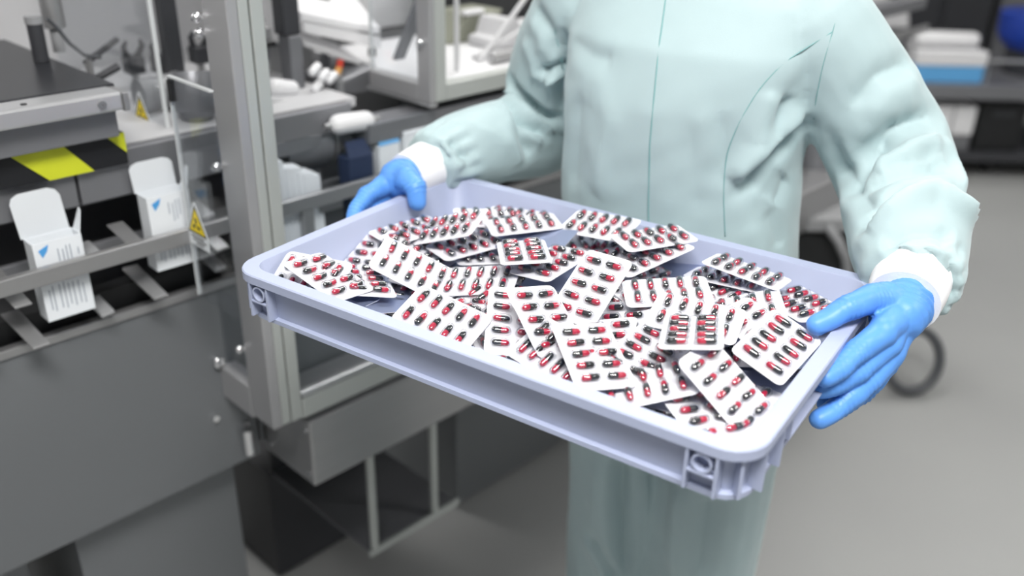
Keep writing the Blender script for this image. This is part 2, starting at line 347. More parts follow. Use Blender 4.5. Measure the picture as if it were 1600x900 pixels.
# ------------------------------------------------------------------ cartons in the infeed
def carton(a, z, lab, flapz):
    t = thing('folding_carton', lab, 'carton', M(a + .032, -.135, z), MY, 'open cartons in the infeed')
    h = .113; b0, b1 = -.118, -.148; w = .064
    g = G(M)
    g.box((a, b0, z), (a + w, b0 - .001, z + h)); g.box((a, b1, z), (a + w, b1 + .001, z + h))
    g.box((a, b0 - .001, z), (a + .001, b1 + .001, z + h)); g.box((a + w - .001, b0 - .001, z), (a + w, b1 + .001, z + h)); g.box((a, b0, z - .001), (a + w, b1, z))
    part('box_body', g, MT['carton'], t)
    zt = z + h; H = flapz - zt; pts = []
    for x, y in ((0, 0), (0, H * .80), (.004, H * .93), (.013, H), (w - .013, H), (w - .004, H * .93), (w, H * .80), (w, 0)):
        pts.append((a + x - .003 - .10 * y, b1 + .0005 + .08 * y, zt + y))
    part('top_flap', G(M).prism(pts, (0, -.001, 0)), MT['carton'], t)
    part('dust_flap', G(M).prism([(a + w, b0 - .004, zt), (a + w, b1 + .004, zt), (a + w + .010, b1 + .010, zt + .030), (a + w + .009, b0 - .012, zt + .028)], (.0008, 0, 0)), MT['carton'], t)
    g = G(M)
    g.prism([(a + .006, b0 + .0002, zt - .010), (a + .020, b0 + .0002, zt - .004), (a + .017, b0 + .0002, zt - .013), (a + .010, b0 + .0002, zt - .021)], (0, .0003, 0))
    part('blue_mark', g, MT['blue_ink'], t)
    g = G(M)
    for i, (x, zz, hh) in enumerate(((.030, .082, .018), (.036, .070, .028), (.041, .072, .030), (.046, .078, .024), (.056, .085, .010),
                                     (.008, .015, .030), (.013, .012, .038), (.022, .014, .036), (.028, .012, .040), (.034, .016, .032), (.040, .012, .036), (.047, .014, .034), (.053, .012, .030))):
        g.prism([(a + x, b0 + .0002, z + zz), (a + x + .0013, b0 + .0002, z + zz), (a + x + .0013, b0 + .0002, z + zz + hh), (a + x, b0 + .0002, z + zz + hh)], (0, .0003, 0))
    o = part('printed_lines', g, MT['ink'], t); o['kind'] = 'stuff'
carton(-.253, .950, 'open white carton nearest the left edge, its top flap standing up', 1.127)
carton(-.092, .975, 'open white carton behind the lower yellow warning sticker', 1.134)

# ------------------------------------------------------------------ guard with corner post, panes, stickers
gd = thing('machine_guard', 'aluminium guard frame with square corner post and clear panes', 'machine guard', M(0, 0, .708), MY)
part('corner_post', G(M).box((0, 0, .708), (.017, -.064, 2.1)), MT['alu'], gd, bevel=.002)
part('corner_post', G(M).box((.0175, -.001, .708), (.033, -.060, 2.1)), MT['alu_light'], gd, bevel=.002)
part('side_sill', G(M).box((0, -.0645, .700), (.030, -.385, .760)), MT['alu'], gd, bevel=.003)
part('gasket', G(M).tube([(.005, -.388, .775), (.005, -.391, .745), (.005, -.385, .715), (.005, -.365, .697), (.005, -.24, .6955)], .006, 10), MT['black'], gd, True)
part('door_stile', G(M).box((.036, -.002, .706), (.056, -.030, 2.1)), MT['alu_light'], gd, bevel=.002)
part('door_sill', G(M).box((.0565, -.002, .702), (1.6, -.030, .742)), MT['alu_light'], gd, bevel=.004)
part('pane_bead', G(M).tube([(.057, -.006, .747), (1.6, -.006, .747)], .006, 10), MT['alu_bar'], gd, True)
part('clear_door_pane', G(M).box((.0565, -.014, .748), (.36, -.018, 1.16)), MT['pane'], gd)
part('clear_side_pane', G(M).box((.002, -.228, 1.120), (.006, -.62, 2.1)), MT['pane'], gd)
part('pane_edge_strip', G(M).box((.001, -.224, 1.118), (.007, -.2275, 2.1)), MT['pane_edge'], gd)
part('clear_flap_pane', G(M).box((-.046, .02, .93), (-.042, -.0945, 1.258)), MT['pane'], gd)
g = G(M).box((-.047, .02, 1.258), (-.041, -.0955, 1.2605)); g.box((-.047, -.0947, .93), (-.041, -.0962, 1.258))
part('pane_edge_strip', g, MT['pane_edge'], gd)
part('flap_hinge', G(M).box((-.048, -.088, 1.225), (-.040, -.0962, 1.255)), MT['black'], gd, bevel=.001)
part('clear_pane', G(M).box((.012, -.066, .762), (.016, -.38, .90)), MT['pane'], gd)
for k, (b, z) in enumerate(((-.070, 1.335), (-.068, 1.315), (-.068, 1.128), (-.069, .83), (-.150, .775), (-.150, .768))):
    g = G(M).ball((-.006, b, z), .0075); g.tube([(-.004, b, z), (.004, b + .004, z)], .004, 8)
    part('knob', g, MT['chrome'], gd, True)
def sticker(bl, br, zt, zb, za, a):
    """triangle warning sign with a white strip under it, on a plane a=const facing the infeed"""
    bm_ = (bl + br) / 2; w = (br - bl); d = .0004
    g = G(M)
    g.prism([(a, bl - .003, zb), (a, br + .003, zb), (a, bm_ + .003, za + .004), (a, bm_ - .003, za + .004)], (-d, 0, 0), 0)
    g.prism([(a, bl - .003, zb), (a, br + .003, zb), (a, br + .003, zt), (a, bl - .003, zt)], (-d, 0, 0), 0)
    g.prism([(a - d, bl, zb), (a - d, br, zb), (a - d, bm_, za)], (-d, 0, 0), 1)
    k = .80; cz = zb + (za - zb) / 3
    tri = [(bl, zb), (br, zb), (bm_, za)]
    g.prism([(a - 2 * d, bm_ + (b - bm_) * k, cz + (z - cz) * k) for b, z in tri], (-d, 0, 0), 2)
    # rotating-blade symbol: hub and three hooked blades
    h = (za - zb)
    for j in range(3):
        t0 = math.pi / 2 + j * 2 * math.pi / 3; pl = []
        for r, dt in ((.06, -.6), (.19, -.35), (.24, .15), (.17, .45), (.15, .1), (.05, .5)):
            pl.append((a - 3 * d, bm_ + r * h * math.cos(t0 + dt) * (w / h), cz + r * h * math.sin(t0 + dt)))
        g.prism(pl, (-d, 0, 0), 1)
    if zb - zt > .015:
        for j, (x0, x1) in enumerate(((.12, .8), (.2, .9), (.35, .75))):
            z = zb - .004 - j * .005
            g.prism([(a - d, bl + x0 * w, z), (a - d, bl + x1 * w, z), (a - d, bl + x1 * w, z - .002), (a - d, bl + x0 * w, z - .002)], (-d, 0, 0), 1)
    return g
STK = [MT['carton'], MT['haz_black'], MT['yellow']]
part('warning_sticker', sticker(-.335, -.273, 1.117, 1.138, 1.187, .0015), STK, gd, label='upper yellow triangular warning sticker')
part('warning_sticker', sticker(-.094, -.041, 1.016, 1.036, 1.081, -.0465), STK, gd, label='lower yellow triangular warning sticker')

# hanging foot shelf under the drive housing
sh = thing('hanging_shelf', 'thin grey shelf hung on two silver rods under the machine', 'shelf', M(.31, -.10, .30), MY)
part('shelf_plate', G(M).box((.20, -.045, .300), (.424, -.40, .306)), MT['steel_dark'], sh)
part('front_edge', G(M).box((.196, -.038, .298), (.428, -.046, .312)), MT['alu_light'], sh, bevel=.001)
for a in (.212, .365):
    part('rod', G(M).tube([(a, -.046, .306), (a, -.046, .563)], .0085, 12), MT['alu_light'], sh, True)
part('hanger_plate', G(M).box((.20, -.39, .306), (.424, -.398, .56)), MT['dark'], sh)
part('hanger_plate', G(M).box((.19, -.40, .012), (.43, -.62, .30)), MT['dark'], sh)

# second guard frame further along the line
g2 = thing('guard_hood', 'raised silver guard frame with white sill behind the worker\'s arm', 'machine guard', M(.425, -.10, 1.14), MY)
part('post', G(M).box((.425, -.100, 1.139), (.437, -.135, 2.1)), MT['alu'], g2, bevel=.002)
part('post', G(M).box((.4375, -.100, 1.139), (.462, -.130, 2.1)), MT['alu_light'], g2, bevel=.002)
part('sill', G(M).box((.425, -.1355, 1.139), (.452, -.275, 1.169)), MT['alu'], g2, bevel=.002)
part('sill', G(M).box((.4625, -.100, 1.139), (1.3, -.128, 1.169)), MT['alu_light'], g2, bevel=.002)
part('white_floor', G(M).box((.4525, -.1285, 1.150), (1.3, -.50, 1.166)), MT['white'], g2)
part('underside_lip', G(M).box((.423, -.098, 1.133), (.438, -.28, 1.1385)), MT['alu_bar'], g2)
part('clear_pane', G(M).box((.434, -.136, 1.170), (.438, -.275, 2.1)), MT['pane'], g2)
part('pane_edge_strip', G(M).box((.433, -.2755, 1.169), (.439, -.279, 2.1)), MT['pane_edge'], g2)
part('knob', G(M).ball((.420, -.119, 1.243), .008), MT['chrome'], g2, True)
part('wiper_bar', G(M).prism([(.455, -.23, 1.19), (.475, -.23, 1.19), (.61, -.23, 1.42), (.585, -.23, 1.42)], (0, -.012, 0)), MT['steel_dark'], g2)
for a, b, lab in ((.735, -.20, 'left'), (.60, -.17, 'near')):
    part('thin_rod', G(M).tube([(a - .10, b, 1.166), (a + .08, b - .02, 1.30)] if lab == 'left' else [(a - .05, b, 1.166), (a - .05, b, 1.7)], .005, 8), MT['lightgrey'], g2, True)

# ------------------------------------------------------------------ works between the two guards
t = thing('feed_column', 'dark grey vertical feed column between the two guard posts', 'column', M(.285, -.32, 1.12), MY)
part('slide_block', G(M).box((.270, -.30, 1.245), (.302, -.335, 1.75)), MT['dark'], t, bevel=.002)
part('foot_block', G(M).box((.274, -.295, 1.152), (.300, -.33, 1.244)), MT['steel_dark'], t, bevel=.002)
t = thing('leaflet_chute', 'white slanting leaflet chute at the top behind the corner post', 'chute', M(.41, -.38, 1.15), MY)
part('slide', G(M).prism([(.33, -.34, 1.262), (.505, -.34, 1.215), (.515, -.52, 1.32), (.335, -.52, 1.36)], (0, 0, .012)), MT['white'], t)
part('under_slide', G(M).prism([(.33, -.335, 1.215), (.45, -.335, 1.165), (.46, -.42, 1.18), (.335, -.42, 1.235)], (0, 0, .010)), MT['lightgrey'], t)
part('side_plate', G(M).prism([(.33, -.332, 1.24), (.50, -.332, 1.19), (.50, -.332, 1.212), (.33, -.332, 1.258)], (0, -.004, 0)), MT['white'], t)
part('roller', G(M).tube([(.37, -.40, 1.30), (.43, -.40, 1.285)], .012, 14), MT['grey'], t, True)
part('leg', G(M).box((.40, -.38, 1.12), (.412, -.392, 1.185)), MT['steel_dark'], t)
part('clip', G(M).box((.478, -.336, 1.176), (.490, -.345, 1.192)), MT['dark'], t)
for k, (a, b, z) in enumerate(((.300, -.27, 1.185), (.318, -.27, 1.172), (.334, -.27, 1.165), (.302, -.27, 1.155))):
    t = thing('suction_cup', ['pale suction gripper beside the feed column, topmost', 'pale suction gripper second from the feed column', 'pale suction gripper farthest from the feed column', 'pale suction gripper lowest beside the feed column'][k], 'gripper', M(a, b, 1.12), MY, 'suction grippers')
    part('cup', G(M).caps([(a, b, z), (a + .013, b - .004, z + .006)], .008, 10), MT['white'], t, True)
    part('arm', G(M).tube([(a + .012, b - .004, z + .003), (a + .02, b - .01, z - .03), (a + .02, b - .01, 1.12)], .005, 8), MT['steel_dark'], t, True)
t = thing('valve', 'small valve with a red and amber cap', 'valve', M(.378, -.30, 1.12), MY)
part('body', G(M).tube([(.372, -.30, 1.12), (.372, -.30, 1.165)], .010, 12), MT['grey'], t, True)
part('red_cap', G(M).tube([(.378, -.30, 1.177), (.382, -.30, 1.190)], .0065, 12), MT['red'], t, True)
part('amber_collar', G(M).tube([(.372, -.30, 1.165), (.378, -.30, 1.177)], .0065, 12), MT['amber'], t, True)
t = thing('gear_housing', 'dark grey boxy gear housing under the leaflet chute', 'housing', M(.42, -.31, 1.12), MY)
part('case', G(M).prism([(.37, -.30, 1.12), (.50, -.30, 1.12), (.50, -.30, 1.155), (.46, -.30, 1.168), (.37, -.30, 1.150)], (0, -.12, 0)), MT['steel_dark'], t, bevel=.004)
part('dark_slot', G(M).box((.455, -.299, 1.128), (.480, -.3005, 1.145)), MT['black'], t)
t = thing('index_drum', 'large dull grey index drum just right of the corner post', 'drum', M(.225, -.205, .94), MY)
part('drum', G(M).tube([(.185, -.215, 1.088), (.265, -.200, 1.088)], .046, 28), MT['steel_dark'], t, True)
part('rim', G(M).ring((.265, -.200, 1.088), (1, .1, 0), .012, .048, .006), MT['steel'], t)
part('pedestal', G(M).box((.20, -.235, .903), (.25, -.19, 1.06)), MT['steel_dark'], t)
t = thing('white_roller', 'white cylinder roller lying across the dark beam', 'roller', M(.285, -.14, 1.10), MY)
part('sleeve', G(M).caps([(.258, -.14, 1.126), (.312, -.14, 1.122)], .017, 18), MT['white'], t, True)
part('axle', G(M).tube([(.23, -.14, 1.127), (.34, -.14, 1.121)], .005, 10), MT['steel'], t, True)
t = thing('ledge_casting', 'pale rounded casting ledge low beside the corner post', 'casting', M(.24, -.28, 1.12), MY)
part('shelf', G(M).prism([(.20, -.25, 1.148), (.30, -.25, 1.125), (.31, -.30, 1.138), (.20, -.31, 1.16)], (0, 0, .012)), MT['lightgrey'], t, bevel=.004)
part('boss', G(M).caps([(.222, -.27, 1.170), (.258, -.275, 1.162)], [.016, .013], 14), MT['white'], t, True)
part('boss', G(M).caps([(.205, -.29, 1.20), (.205, -.29, 1.16)], [.014, .017], 14), MT['white'], t, True)
t = thing('motor_block', 'grey motor block with bright dial at the top beside the corner post', 'motor', M(.22, -.36, 1.15), MY)
part('case', G(M).box((.20, -.34, 1.232), (.27, -.40, 1.256)), MT['grey'], t, bevel=.004)
part('case', G(M).box((.205, -.345, 1.20), (.268, -.40, 1.222)), MT['steel_dark'], t, bevel=.004)
part('dial', G(M).ball((.198, -.26, 1.284), .010), MT['chrome'], t, True)
part('bell', G(M).tube([(.19, -.29, 1.28), (.19, -.29, 1.33)], [.024, .026], 18), MT['lightgrey'], t, True)
part('bracket', G(M).box((.23, -.36, 1.14), (.245, -.39, 1.20)), MT['steel_dark'], t)
part('black_belt', G(M).tube([(.215, -.335, 1.228), (.27, -.335, 1.228)], .005, 8), MT['black'], t, True)
part('coil', G(M).ring((.225, -.335, 1.195), (0, 1, 0), .010, .020, .02), MT['steel'], t)
# leaflets, blue sleeves and cartons on the far deck
for k in range(9):
    a = .085 + .011 * k; zz = 1.108 - .0062 * k + rng.uniform(-.006, .006)
    g = G(M).prism([(a, -.115, .94), (a + .03, -.118, .94), (a + .028, -.122, zz - .006), (a - .004, -.119, zz)], (.003, -.03, 0))
    solo('folded_leaflet', g, MT['carton'], ['folded white leaflet next to the corner post, first of the row', 'folded white leaflet second in the row from the corner post', 'folded white leaflet third in the row from the corner post', 'folded white leaflet fourth in the row from the corner post', 'folded white leaflet in the middle of the row', 'folded white leaflet just past the middle of the row', 'folded white leaflet third from the far end of the row', 'folded white leaflet second from the far end of the row', 'folded white leaflet at the far end of the row'][k],
         'leaflet', M(a, -.13, .94), MY, 'folded leaflets on the far deck')
for k, (a, z, w, h, m, lab) in enumerate(((.258, .98, .05, .115, 'navy_dark', 'dark navy box standing beyond the leaflets'), (.322, .99, .045, .115, 'carton', 'white carton right of the navy box with a pale blue end'),
                                          (.376, .98, .06, .135, 'carton', 'taller white carton near the blue glove'), (.51, .97, .05, .09, 'dark', 'dark box farthest along the deck'))):
    t = thing('small_carton', lab, 'carton', M(a + w / 2, -.135, z - .07), MY, 'boxes on the far deck')
    part('box_body', G(M).box((a, -.118, z - .07), (a + w, -.150, z + h - .025)), MT[m], t, bevel=.001)
    part('end_flap', G(M).prism([(a, -.118, z + h - .025), (a + w, -.118, z + h - .025), (a + w * .9, -.135, z + h), (a + w * .1, -.135, z + h)], (0, .001, 0)), MT['skyblue' if k == 1 else m], t)
for k, (a, z) in enumerate(((.145, .905), (.215, .905), (.40, .905))):
    t = thing(['pale_carton', 'clip_block', 'pale_carton'][k], ['pale carton low on the deck right of the corner post', 'dark clip block low beside the pale carton', 'pale green-white carton low before the blue glove'][k], 'carton' if k != 1 else 'block', M(a, -.14, z), MY)
    part('box_body', G(M).box((a - .028, -.12, z + .001), (a + .028, -.15, z + .085)), MT[['carton', 'dark', 'carton'][k]], t, bevel=.001)
    part('end_flap', G(M).box((a - .026, -.119, z + .085), (a + .026, -.1205, z + .097)), MT[['carton', 'grey', 'carton'][k]], t)
# inside the second guard
t = thing('tipping_hopper', 'olive grey tipping hopper inside the raised guard', 'hopper', M(.76, -.40, 1.166), MY)
part('hopper_body', G(M).prism([(.70, -.36, 1.167), (.80, -.36, 1.167), (.86, -.36, 1.225), (.76, -.36, 1.225)], (0, -.10, 0)), MT['olive'], t, bevel=.003)
part('lip', G(M).box((.745, -.355, 1.222), (.80, -.375, 1.232)), MT['white'], t, bevel=.003)
t = thing('pale_drive_unit', 'pale grey drive unit inside the raised guard', 'drive unit', M(.79, -.29, 1.166), MY)
part('case', G(M).prism([(.735, -.26, 1.167), (.83, -.26, 1.167), (.83, -.26, 1.19), (.80, -.26, 1.225), (.77, -.26, 1.225), (.755, -.26, 1.19), (.735, -.26, 1.187)], (0, -.08, 0)), MT['lightgrey'], t, bevel=.004)
part('pipe', G(M).tube([(.64, -.22, 1.173), (.70, -.22, 1.185), (.76, -.21, 1.21), (.86, -.21, 1.262)], .006, 10), MT['lightgrey'], t, True)
part('foot_roller', G(M).tube([(.64, -.17, 1.178), (.70, -.17, 1.178)], .011, 12), MT['steel'], t, True)
t = thing('dark_void', 'black block standing in for the dark void at the back of the raised guard', 'dark void', M(.95, -.55, 1.166), MY)  # shade painted as a solid: black block fills the unlit void
part('void_block', G(M).box((.80, -.51, 1.167), (1.3, -.60, 1.75)), MT['black'], t, bevel=.004)
part('top_vent', G(M).box((.80, -.50, 1.26), (1.0, -.51, 1.28)), MT['grey'], t)
t = thing('packing_machine', 'light grey machine body closing the view behind the feed column', 'machine', M(.6, -.62, .90), MY)
part('case', G(M).box((.35, -.60, .905), (2.4, -.70, 1.75)), MT['grey'], t)
part('access_panel', G(M).box((.40, -.590, 1.17), (.80, -.60, 1.7)), MT['white'], t, bevel=.002)
part('access_panel', G(M).box((.75, -.595, .95), (1.4, -.60, 1.14)), MT['steel_body'], t, bevel=.002)

# ------------------------------------------------------------------ far right: trolley, vacuum, cabinets
t = thing('shelf_trolley', 'low dark steel trolley with two shelves behind the worker at the right', 'trolley', (2.6, 4.95, 0))
for z, h in ((.415, .075), (.085, .05)):
    part('shelf', G().box((1.85, 4.65, z), (3.5, 5.25, z + h)), MT['dark' if z < .2 else 'steel_dark'], t, bevel=.006)
for x, y in ((1.9, 4.70), (3.45, 4.70), (1.9, 5.2), (3.45, 5.2)):
    part('upright', G().box((x - .02, y - .02, .135), (x + .02, y + .02, .415)), MT['steel_dark'], t)
for x, y in ((2.0, 4.78), (2.55, 4.78), (3.35, 4.78), (2.0, 5.12), (3.35, 5.12)):
    part('caster', G().tube([(x - .02, y, .045), (x + .02, y, .045)], .044, 16).box((x - .022, y - .02, .05), (x + .022, y + .02, .085)), MT['black'], t, True)
part('wire_rail', G().tube([(2.40, 4.70, .49), (2.40, 4.70, .605), (3.4, 4.70, .605), (3.4, 4.70, .49)], .008, 8), MT['alu_bar'], t, True)
t = thing('storage_box', 'white box with a light blue lower half on the trolley top', 'box', (2.2, 4.85, .49))
part('body', G().box((2.03, 4.70, .491), (2.38, 5.0, .575)), MT['skyblue'], t, bevel=.004)
part('lid', G().box((2.03, 4.695, .576), (2.385, 5.005, .648)), MT['white'], t, bevel=.006)
g = G().caps([(2.07, 4.80, .692), (2.33, 4.80, .690)], [.042, .040], 16, flat=(np.array([0, 0, 1.]), .95))
solo('white_bundle', g, MT['white'], 'rolled white bundle lying on the blue and white box', 'bundle', (2.2, 4.80, .648), smooth=True)
t = thing('blue_bin', 'deep blue plastic bin on the trolley at the right edge', 'bin', (2.80, 4.95, .49))
part('bin_body', G().tube([(2.80, 4.98, .62), (2.80, 4.98, .66), (2.80, 4.98, .70), (2.80, 4.98, .80)], [.18, .22, .235, .24], 24), MT['navy'], t, True)
part('bin_foot', G().tube([(2.80, 4.98, .491), (2.80, 4.98, .62)], [.17, .17], 20), MT['dark'], t, True)
for k, (x0, x1, lab) in enumerate(((2.16, 2.27, 'white carton on the lower trolley shelf, left one'), (2.28, 2.39, 'white carton on the lower trolley shelf, beside the black crate'))):
    t = thing('carton', lab, 'carton', ((x0 + x1) / 2, 4.82, .135), group='cartons on the lower shelf')
    part('box_base', G().box((x0, 4.70, .136), (x1, 4.95, .22)), MT['steel_dark'], t)
    part('box_top', G().box((x0, 4.69, .221), (x1, 4.955, .37)), MT['white'], t, bevel=.004)
t = thing('black_crate', 'black crate on the lower trolley shelf', 'crate', (2.53, 4.85, .135))
part('crate_body', G().box((2.42, 4.70, .136), (2.66, 5.0, .385)), MT['black'], t, bevel=.01)
part('grip', G().box((2.48, 4.694, .32), (2.60, 4.70, .345)), MT['dark'], t)
t = thing('grey_device', 'grey bench device behind the worker\'s left shoulder', 'device', (1.93, 4.95, .49))
part('stand', G().box((1.88, 4.9, .491), (2.0, 5.0, .74)), MT['grey'], t, bevel=.01)
part('head', G().prism([(1.70, 4.8, .74), (2.00, 4.8, .74), (1.98, 4.8, .83), (1.85, 4.8, .90), (1.75, 4.8, .90)], (0, .22, 0)), MT['lightgrey'], t, bevel=.01)
part('tube', G().tube([(2.00, 4.85, .50), (2.015, 4.86, .64), (1.99, 4.86, .76)], .012, 10), MT['dark'], t, True)
for k, (x0, x1, m, lab) in enumerate(((1.2, 2.35, 'wall_dark', 'tall dark grey cabinet behind the trolley, left one'), (2.40, 3.05, 'dark', 'tall nearly black cabinet behind the blue bin'), (3.10, 4.3, 'wall_dark', 'tall dark grey cabinet at the far right'))):
    t = thing('tall_cabinet', lab, 'cabinet', ((x0 + x1) / 2, 6.4, 0), group='tall cabinets at the back')
    part('carcass', G().box((x0, 6.1, 0), (x1, 6.8, 2.0)), MT[m], t, bevel=.01)
    for s in (0, 1):
        xa = x0 + .02 + s * (x1 - x0) / 2; xb = xa + (x1 - x0) / 2 - .04
        d = part('door', G().box((xa, 6.08, .06), (xb, 6.099, 1.95)), MT[m], t, bevel=.004)
        part('handle', G().box((xb - .06 if s == 0 else xa + .04, 6.055, .9), (xb - .04 if s == 0 else xa + .06, 6.079, 1.1)), MT['steel'], d)
t = thing('vacuum_cleaner', 'black rolling vacuum with a grey top plate behind the worker\'s arm', 'vacuum cleaner', (.99, 2.62, 0))
part('tank', G().box((.80, 2.50, .07), (1.16, 2.86, .555)), MT['black'], t, bevel=.03)
part('top_plate', G().box((.76, 2.46, .556), (1.18, 2.88, .600)), MT['grey'], t, bevel=.008)
part('motor_head', G().tube([(.93, 2.70, .60), (.92, 2.70, .70), (.90, 2.70, .80), (.885, 2.70, .90)], [.085, .08, .06, .035], 18), MT['steel_dark'], t, True)
part('hose', G().tube([(.905, 2.462, .575), (.935, 2.44, .54), (.965, 2.44, .49), (.985, 2.45, .43), (1.0, 2.46, .36)], .014, 12), MT['grey'], t, True)
for x, y in ((.83, 2.54), (1.13, 2.54), (.83, 2.82), (1.13, 2.82)):
    part('caster', G().tube([(x - .015, y, .035), (x + .015, y, .035)], .034, 14).box((x - .018, y - .015, .035), (x + .018, y + .015, .07)), MT['dark'], t, True)
c = np.array([1.262, 2.50]); pts = []
for k in range(15):
    an = -2.4 + k * .30; pts.append((c[0] + .085 * math.cos(an), c[1] + .03 * math.sin(an) , .115 + .095 * math.sin(an)))
pts = [(1.165, 2.55, .16)] + [(p[0], p[1], max(p[2], .0165)) for p in pts]
solo('hose_loop', G().tube(pts, .0155, 12), MT['hose'], 'dark hose curling in a loop on the floor below the blue glove', 'hose', (1.26, 2.5, 0), smooth=True)
# ------------------------------------------------------------------ the tray (u along, v across, h above the rim)
def Th(u, v, h): return T(u, v, RIM + h)
def rrect(i, r, h, n=7):
    """rounded rectangle inset i from the rim outline"""
    x0, x1, y0, y1 = i, .6 - i, i, .4 - i; out = []
    for cx, cy, t0 in ((x1 - r, y0 + r, -90), (x1 - r, y1 - r, 0), (x0 + r, y1 - r, 90), (x0 + r, y0 + r, 180)):
        for k in range(n):
            t = math.radians(t0 + 90 * k / (n - 1)); out.append((cx + r * math.cos(t), cy + r * math.sin(t), h))
    return out
tray = thing('storage_tray', 'shallow periwinkle grey plastic tray full of blister cards, carried by the worker', 'tray', T(.3, .2, RIM - .0575), TY)
rings = [rrect(.028, .022, -.0520), rrect(.0265, .022, -.0505), rrect(.0175, .022, -.002), rrect(.0165, .023, 0), rrect(.0012, .033, 0), rrect(0, .034, -.0014),
         rrect(0, .034, -.0105), rrect(.0015, .033, -.0115), rrect(.0105, .027, -.0115), rrect(.0115, .026, -.0135), rrect(.0135, .026, -.0495), rrect(.0085, .029, -.0505), rrect(.0085, .029, -.0555), rrect(.0105, .028, -.0572)]
g = G(Th); n = len(rings[0]); vs = [p for r in rings for p in r]
fs = [(i * n + j, i * n + (j + 1) % n, (i + 1) * n + (j + 1) % n, (i + 1) * n + j) for i in range(len(rings) - 1) for j in range(n)]
fs += [tuple(range(n))[::-1], tuple(range((len(rings) - 1) * n, len(rings) * n))]
g.add(vs, fs); part('tray_shell', g, MT['tray'], tray, True)
for cu, su in ((0, 1), (.6, -1)):
    for cv, sv in ((0, 1), (.4, -1)):
        for d in (.030, .056):
            part('corner_rib', G(Th).box((cu + su * (d - .0013), cv + sv * .0008, -.0112), (cu + su * (d + .0013), cv + sv * .0145, -.0506)), MT['tray'], tray)
        for d in (.034, .075):
            part('corner_rib', G(Th).box((cu + su * .0008, cv + sv * (d - .0013), -.0112), (cu + su * .0145, cv + sv * (d + .0013), -.0506)), MT['tray'], tray)
        p = np.array([cu + su * .0125, cv + sv * .0125]); q = np.array([cu + su * .020, cv + sv * .020]); e = np.array([su, -sv]) * .0010
        part('corner_rib', G(Th).prism([(*(p - e), -.0112), (*(p + e), -.0112), (*(q + e), -.0112), (*(q - e), -.0112)], (0, 0, -.0394)), MT['tray'], tray)
        m = cu + su * .043
        part('ring_boss', G(Th).ring((m, cv + sv * .0012, -.0215), (0, sv, 0), .0072, .0090, .0115, 20), MT['tray'], tray, True)
        part('cross_rib', G(Th).box((cu + su * .0313, cv + sv * .0010, -.0308), (cu + su * .0547, cv + sv * .0145, -.0326)), MT['tray'], tray)
        for x, z in ((.0345, -.0138), (.0515, -.0138), (.0345, -.0288), (.0515, -.0288)):
            part('web', G(Th).box((cu + su * (x - .0032), cv + sv * .006, z - .0008), (cu + su * (x + .0032), cv + sv * .0145, z + .0008)), MT['tray'], tray)
for cu, su in ((0, 1), (.6, -1)):        # grip frames under the rim of both ends
    for z0, z1, d in ((-.0180, -.0203, .0035), (-.0400, -.0420, .0035)):
        part('grip_lip', G(Th).box((cu + su * d, .105, z0), (cu + su * .0150, .295, z1)), MT['tray'], tray)
    for v in (.105, .292):
        part('grip_side', G(Th).box((cu + su * .0035, v, -.0204), (cu + su * .0150, v + .0025, -.0399)), MT['tray'], tray)

# ------------------------------------------------------------------ blister cards
CL, CW, PP, PQ = .090, .057, .0158, .0255
def card_mesh():
    g = G(); r = .007; n = 5; pl = []
    for cx, cy, t0 in ((CL / 2 - r, -CW / 2 + r, -90), (CL / 2 - r, CW / 2 - r, 0), (-CL / 2 + r, CW / 2 - r, 90), (-CL / 2 + r, -CW / 2 + r, 180)):
        for k in range(n):
            t = math.radians(t0 + 90 * k / (n - 1)); pl.append((cx + r * math.cos(t), cy + r * math.sin(t)))
    N = len(pl); vs = [(x, y, 0) for x, y in pl] + [(x * .997, y * .995, .0007) for x, y in pl]
    g.add(vs, [tuple(range(N, 2 * N))] + [(i, (i + 1) % N, N + (i + 1) % N, N + i) for i in range(N)], 0)
    g.add(vs[:N], [tuple(range(N))[::-1]], 1)
    return mkmesh('card', g, [MT['card'], MT['foil']])
def film_mesh():
    g = G(); rings_ = []
    for a, b, h in ((.0110, .0048, 0), (.0104, .0043, .0030), (.0094, .0036, .0056), (.0065, .0020, .0066)):
        ring = []
        for k in range(14):
            t = 2 * math.pi * k / 14; c, s = math.cos(t), math.sin(t)
            y = (a - b) * (1 if s > 0 else -1) + b * s if abs(s) > .3 else a * s * .62 / .3 if False else (a - b) * max(-1, min(1, s * 2.2)) + b * s
            ring.append((b * c, y, h + .0008))
        rings_.append(ring)
    for i in range(5):
        for j in range(2):
            ox, oy = (i - 2) * PP, (j - .5) * PQ
            vs = [(x + ox, y + oy, z) for r in rings_ for x, y, z in r]
            fs = [(k * 14 + q, k * 14 + (q + 1) % 14, (k + 1) * 14 + (q + 1) % 14, (k + 1) * 14 + q) for k in range(3) for q in range(14)] + [tuple(range(42, 56))]
            g.add(vs, fs)
    return mkmesh('film', g, MT['film'], smooth='all')
def capsule_mesh():
    g = G(); n = 10
    def half(prof, mi):
        vs = [(r * math.cos(2 * math.pi * k / n), y, r * math.sin(2 * math.pi * k / n)) for y, r in prof for k in range(n)]
        fs = [(i * n + k, i * n + (k + 1) % n, (i + 1) * n + (k + 1) % n, (i + 1) * n + k) for i in range(len(prof) - 1) for k in range(n)] + [tuple(range(n)), tuple(range((len(prof) - 1) * n, len(prof) * n))]
        g.add(vs, fs, mi)
    half([(-.0084, .0007), (-.0078, .0018), (-.0064, .0026), (-.0050, .0028), (.0010, .0028)], 0)
    half([(-.0004, .0030), (.0050, .0030), (.0066, .0028), (.0080, .0019), (.0087, .0008)], 1)
    return mkmesh('capsule', g, [MT['cap_red'], MT['cap_black']], smooth='all')
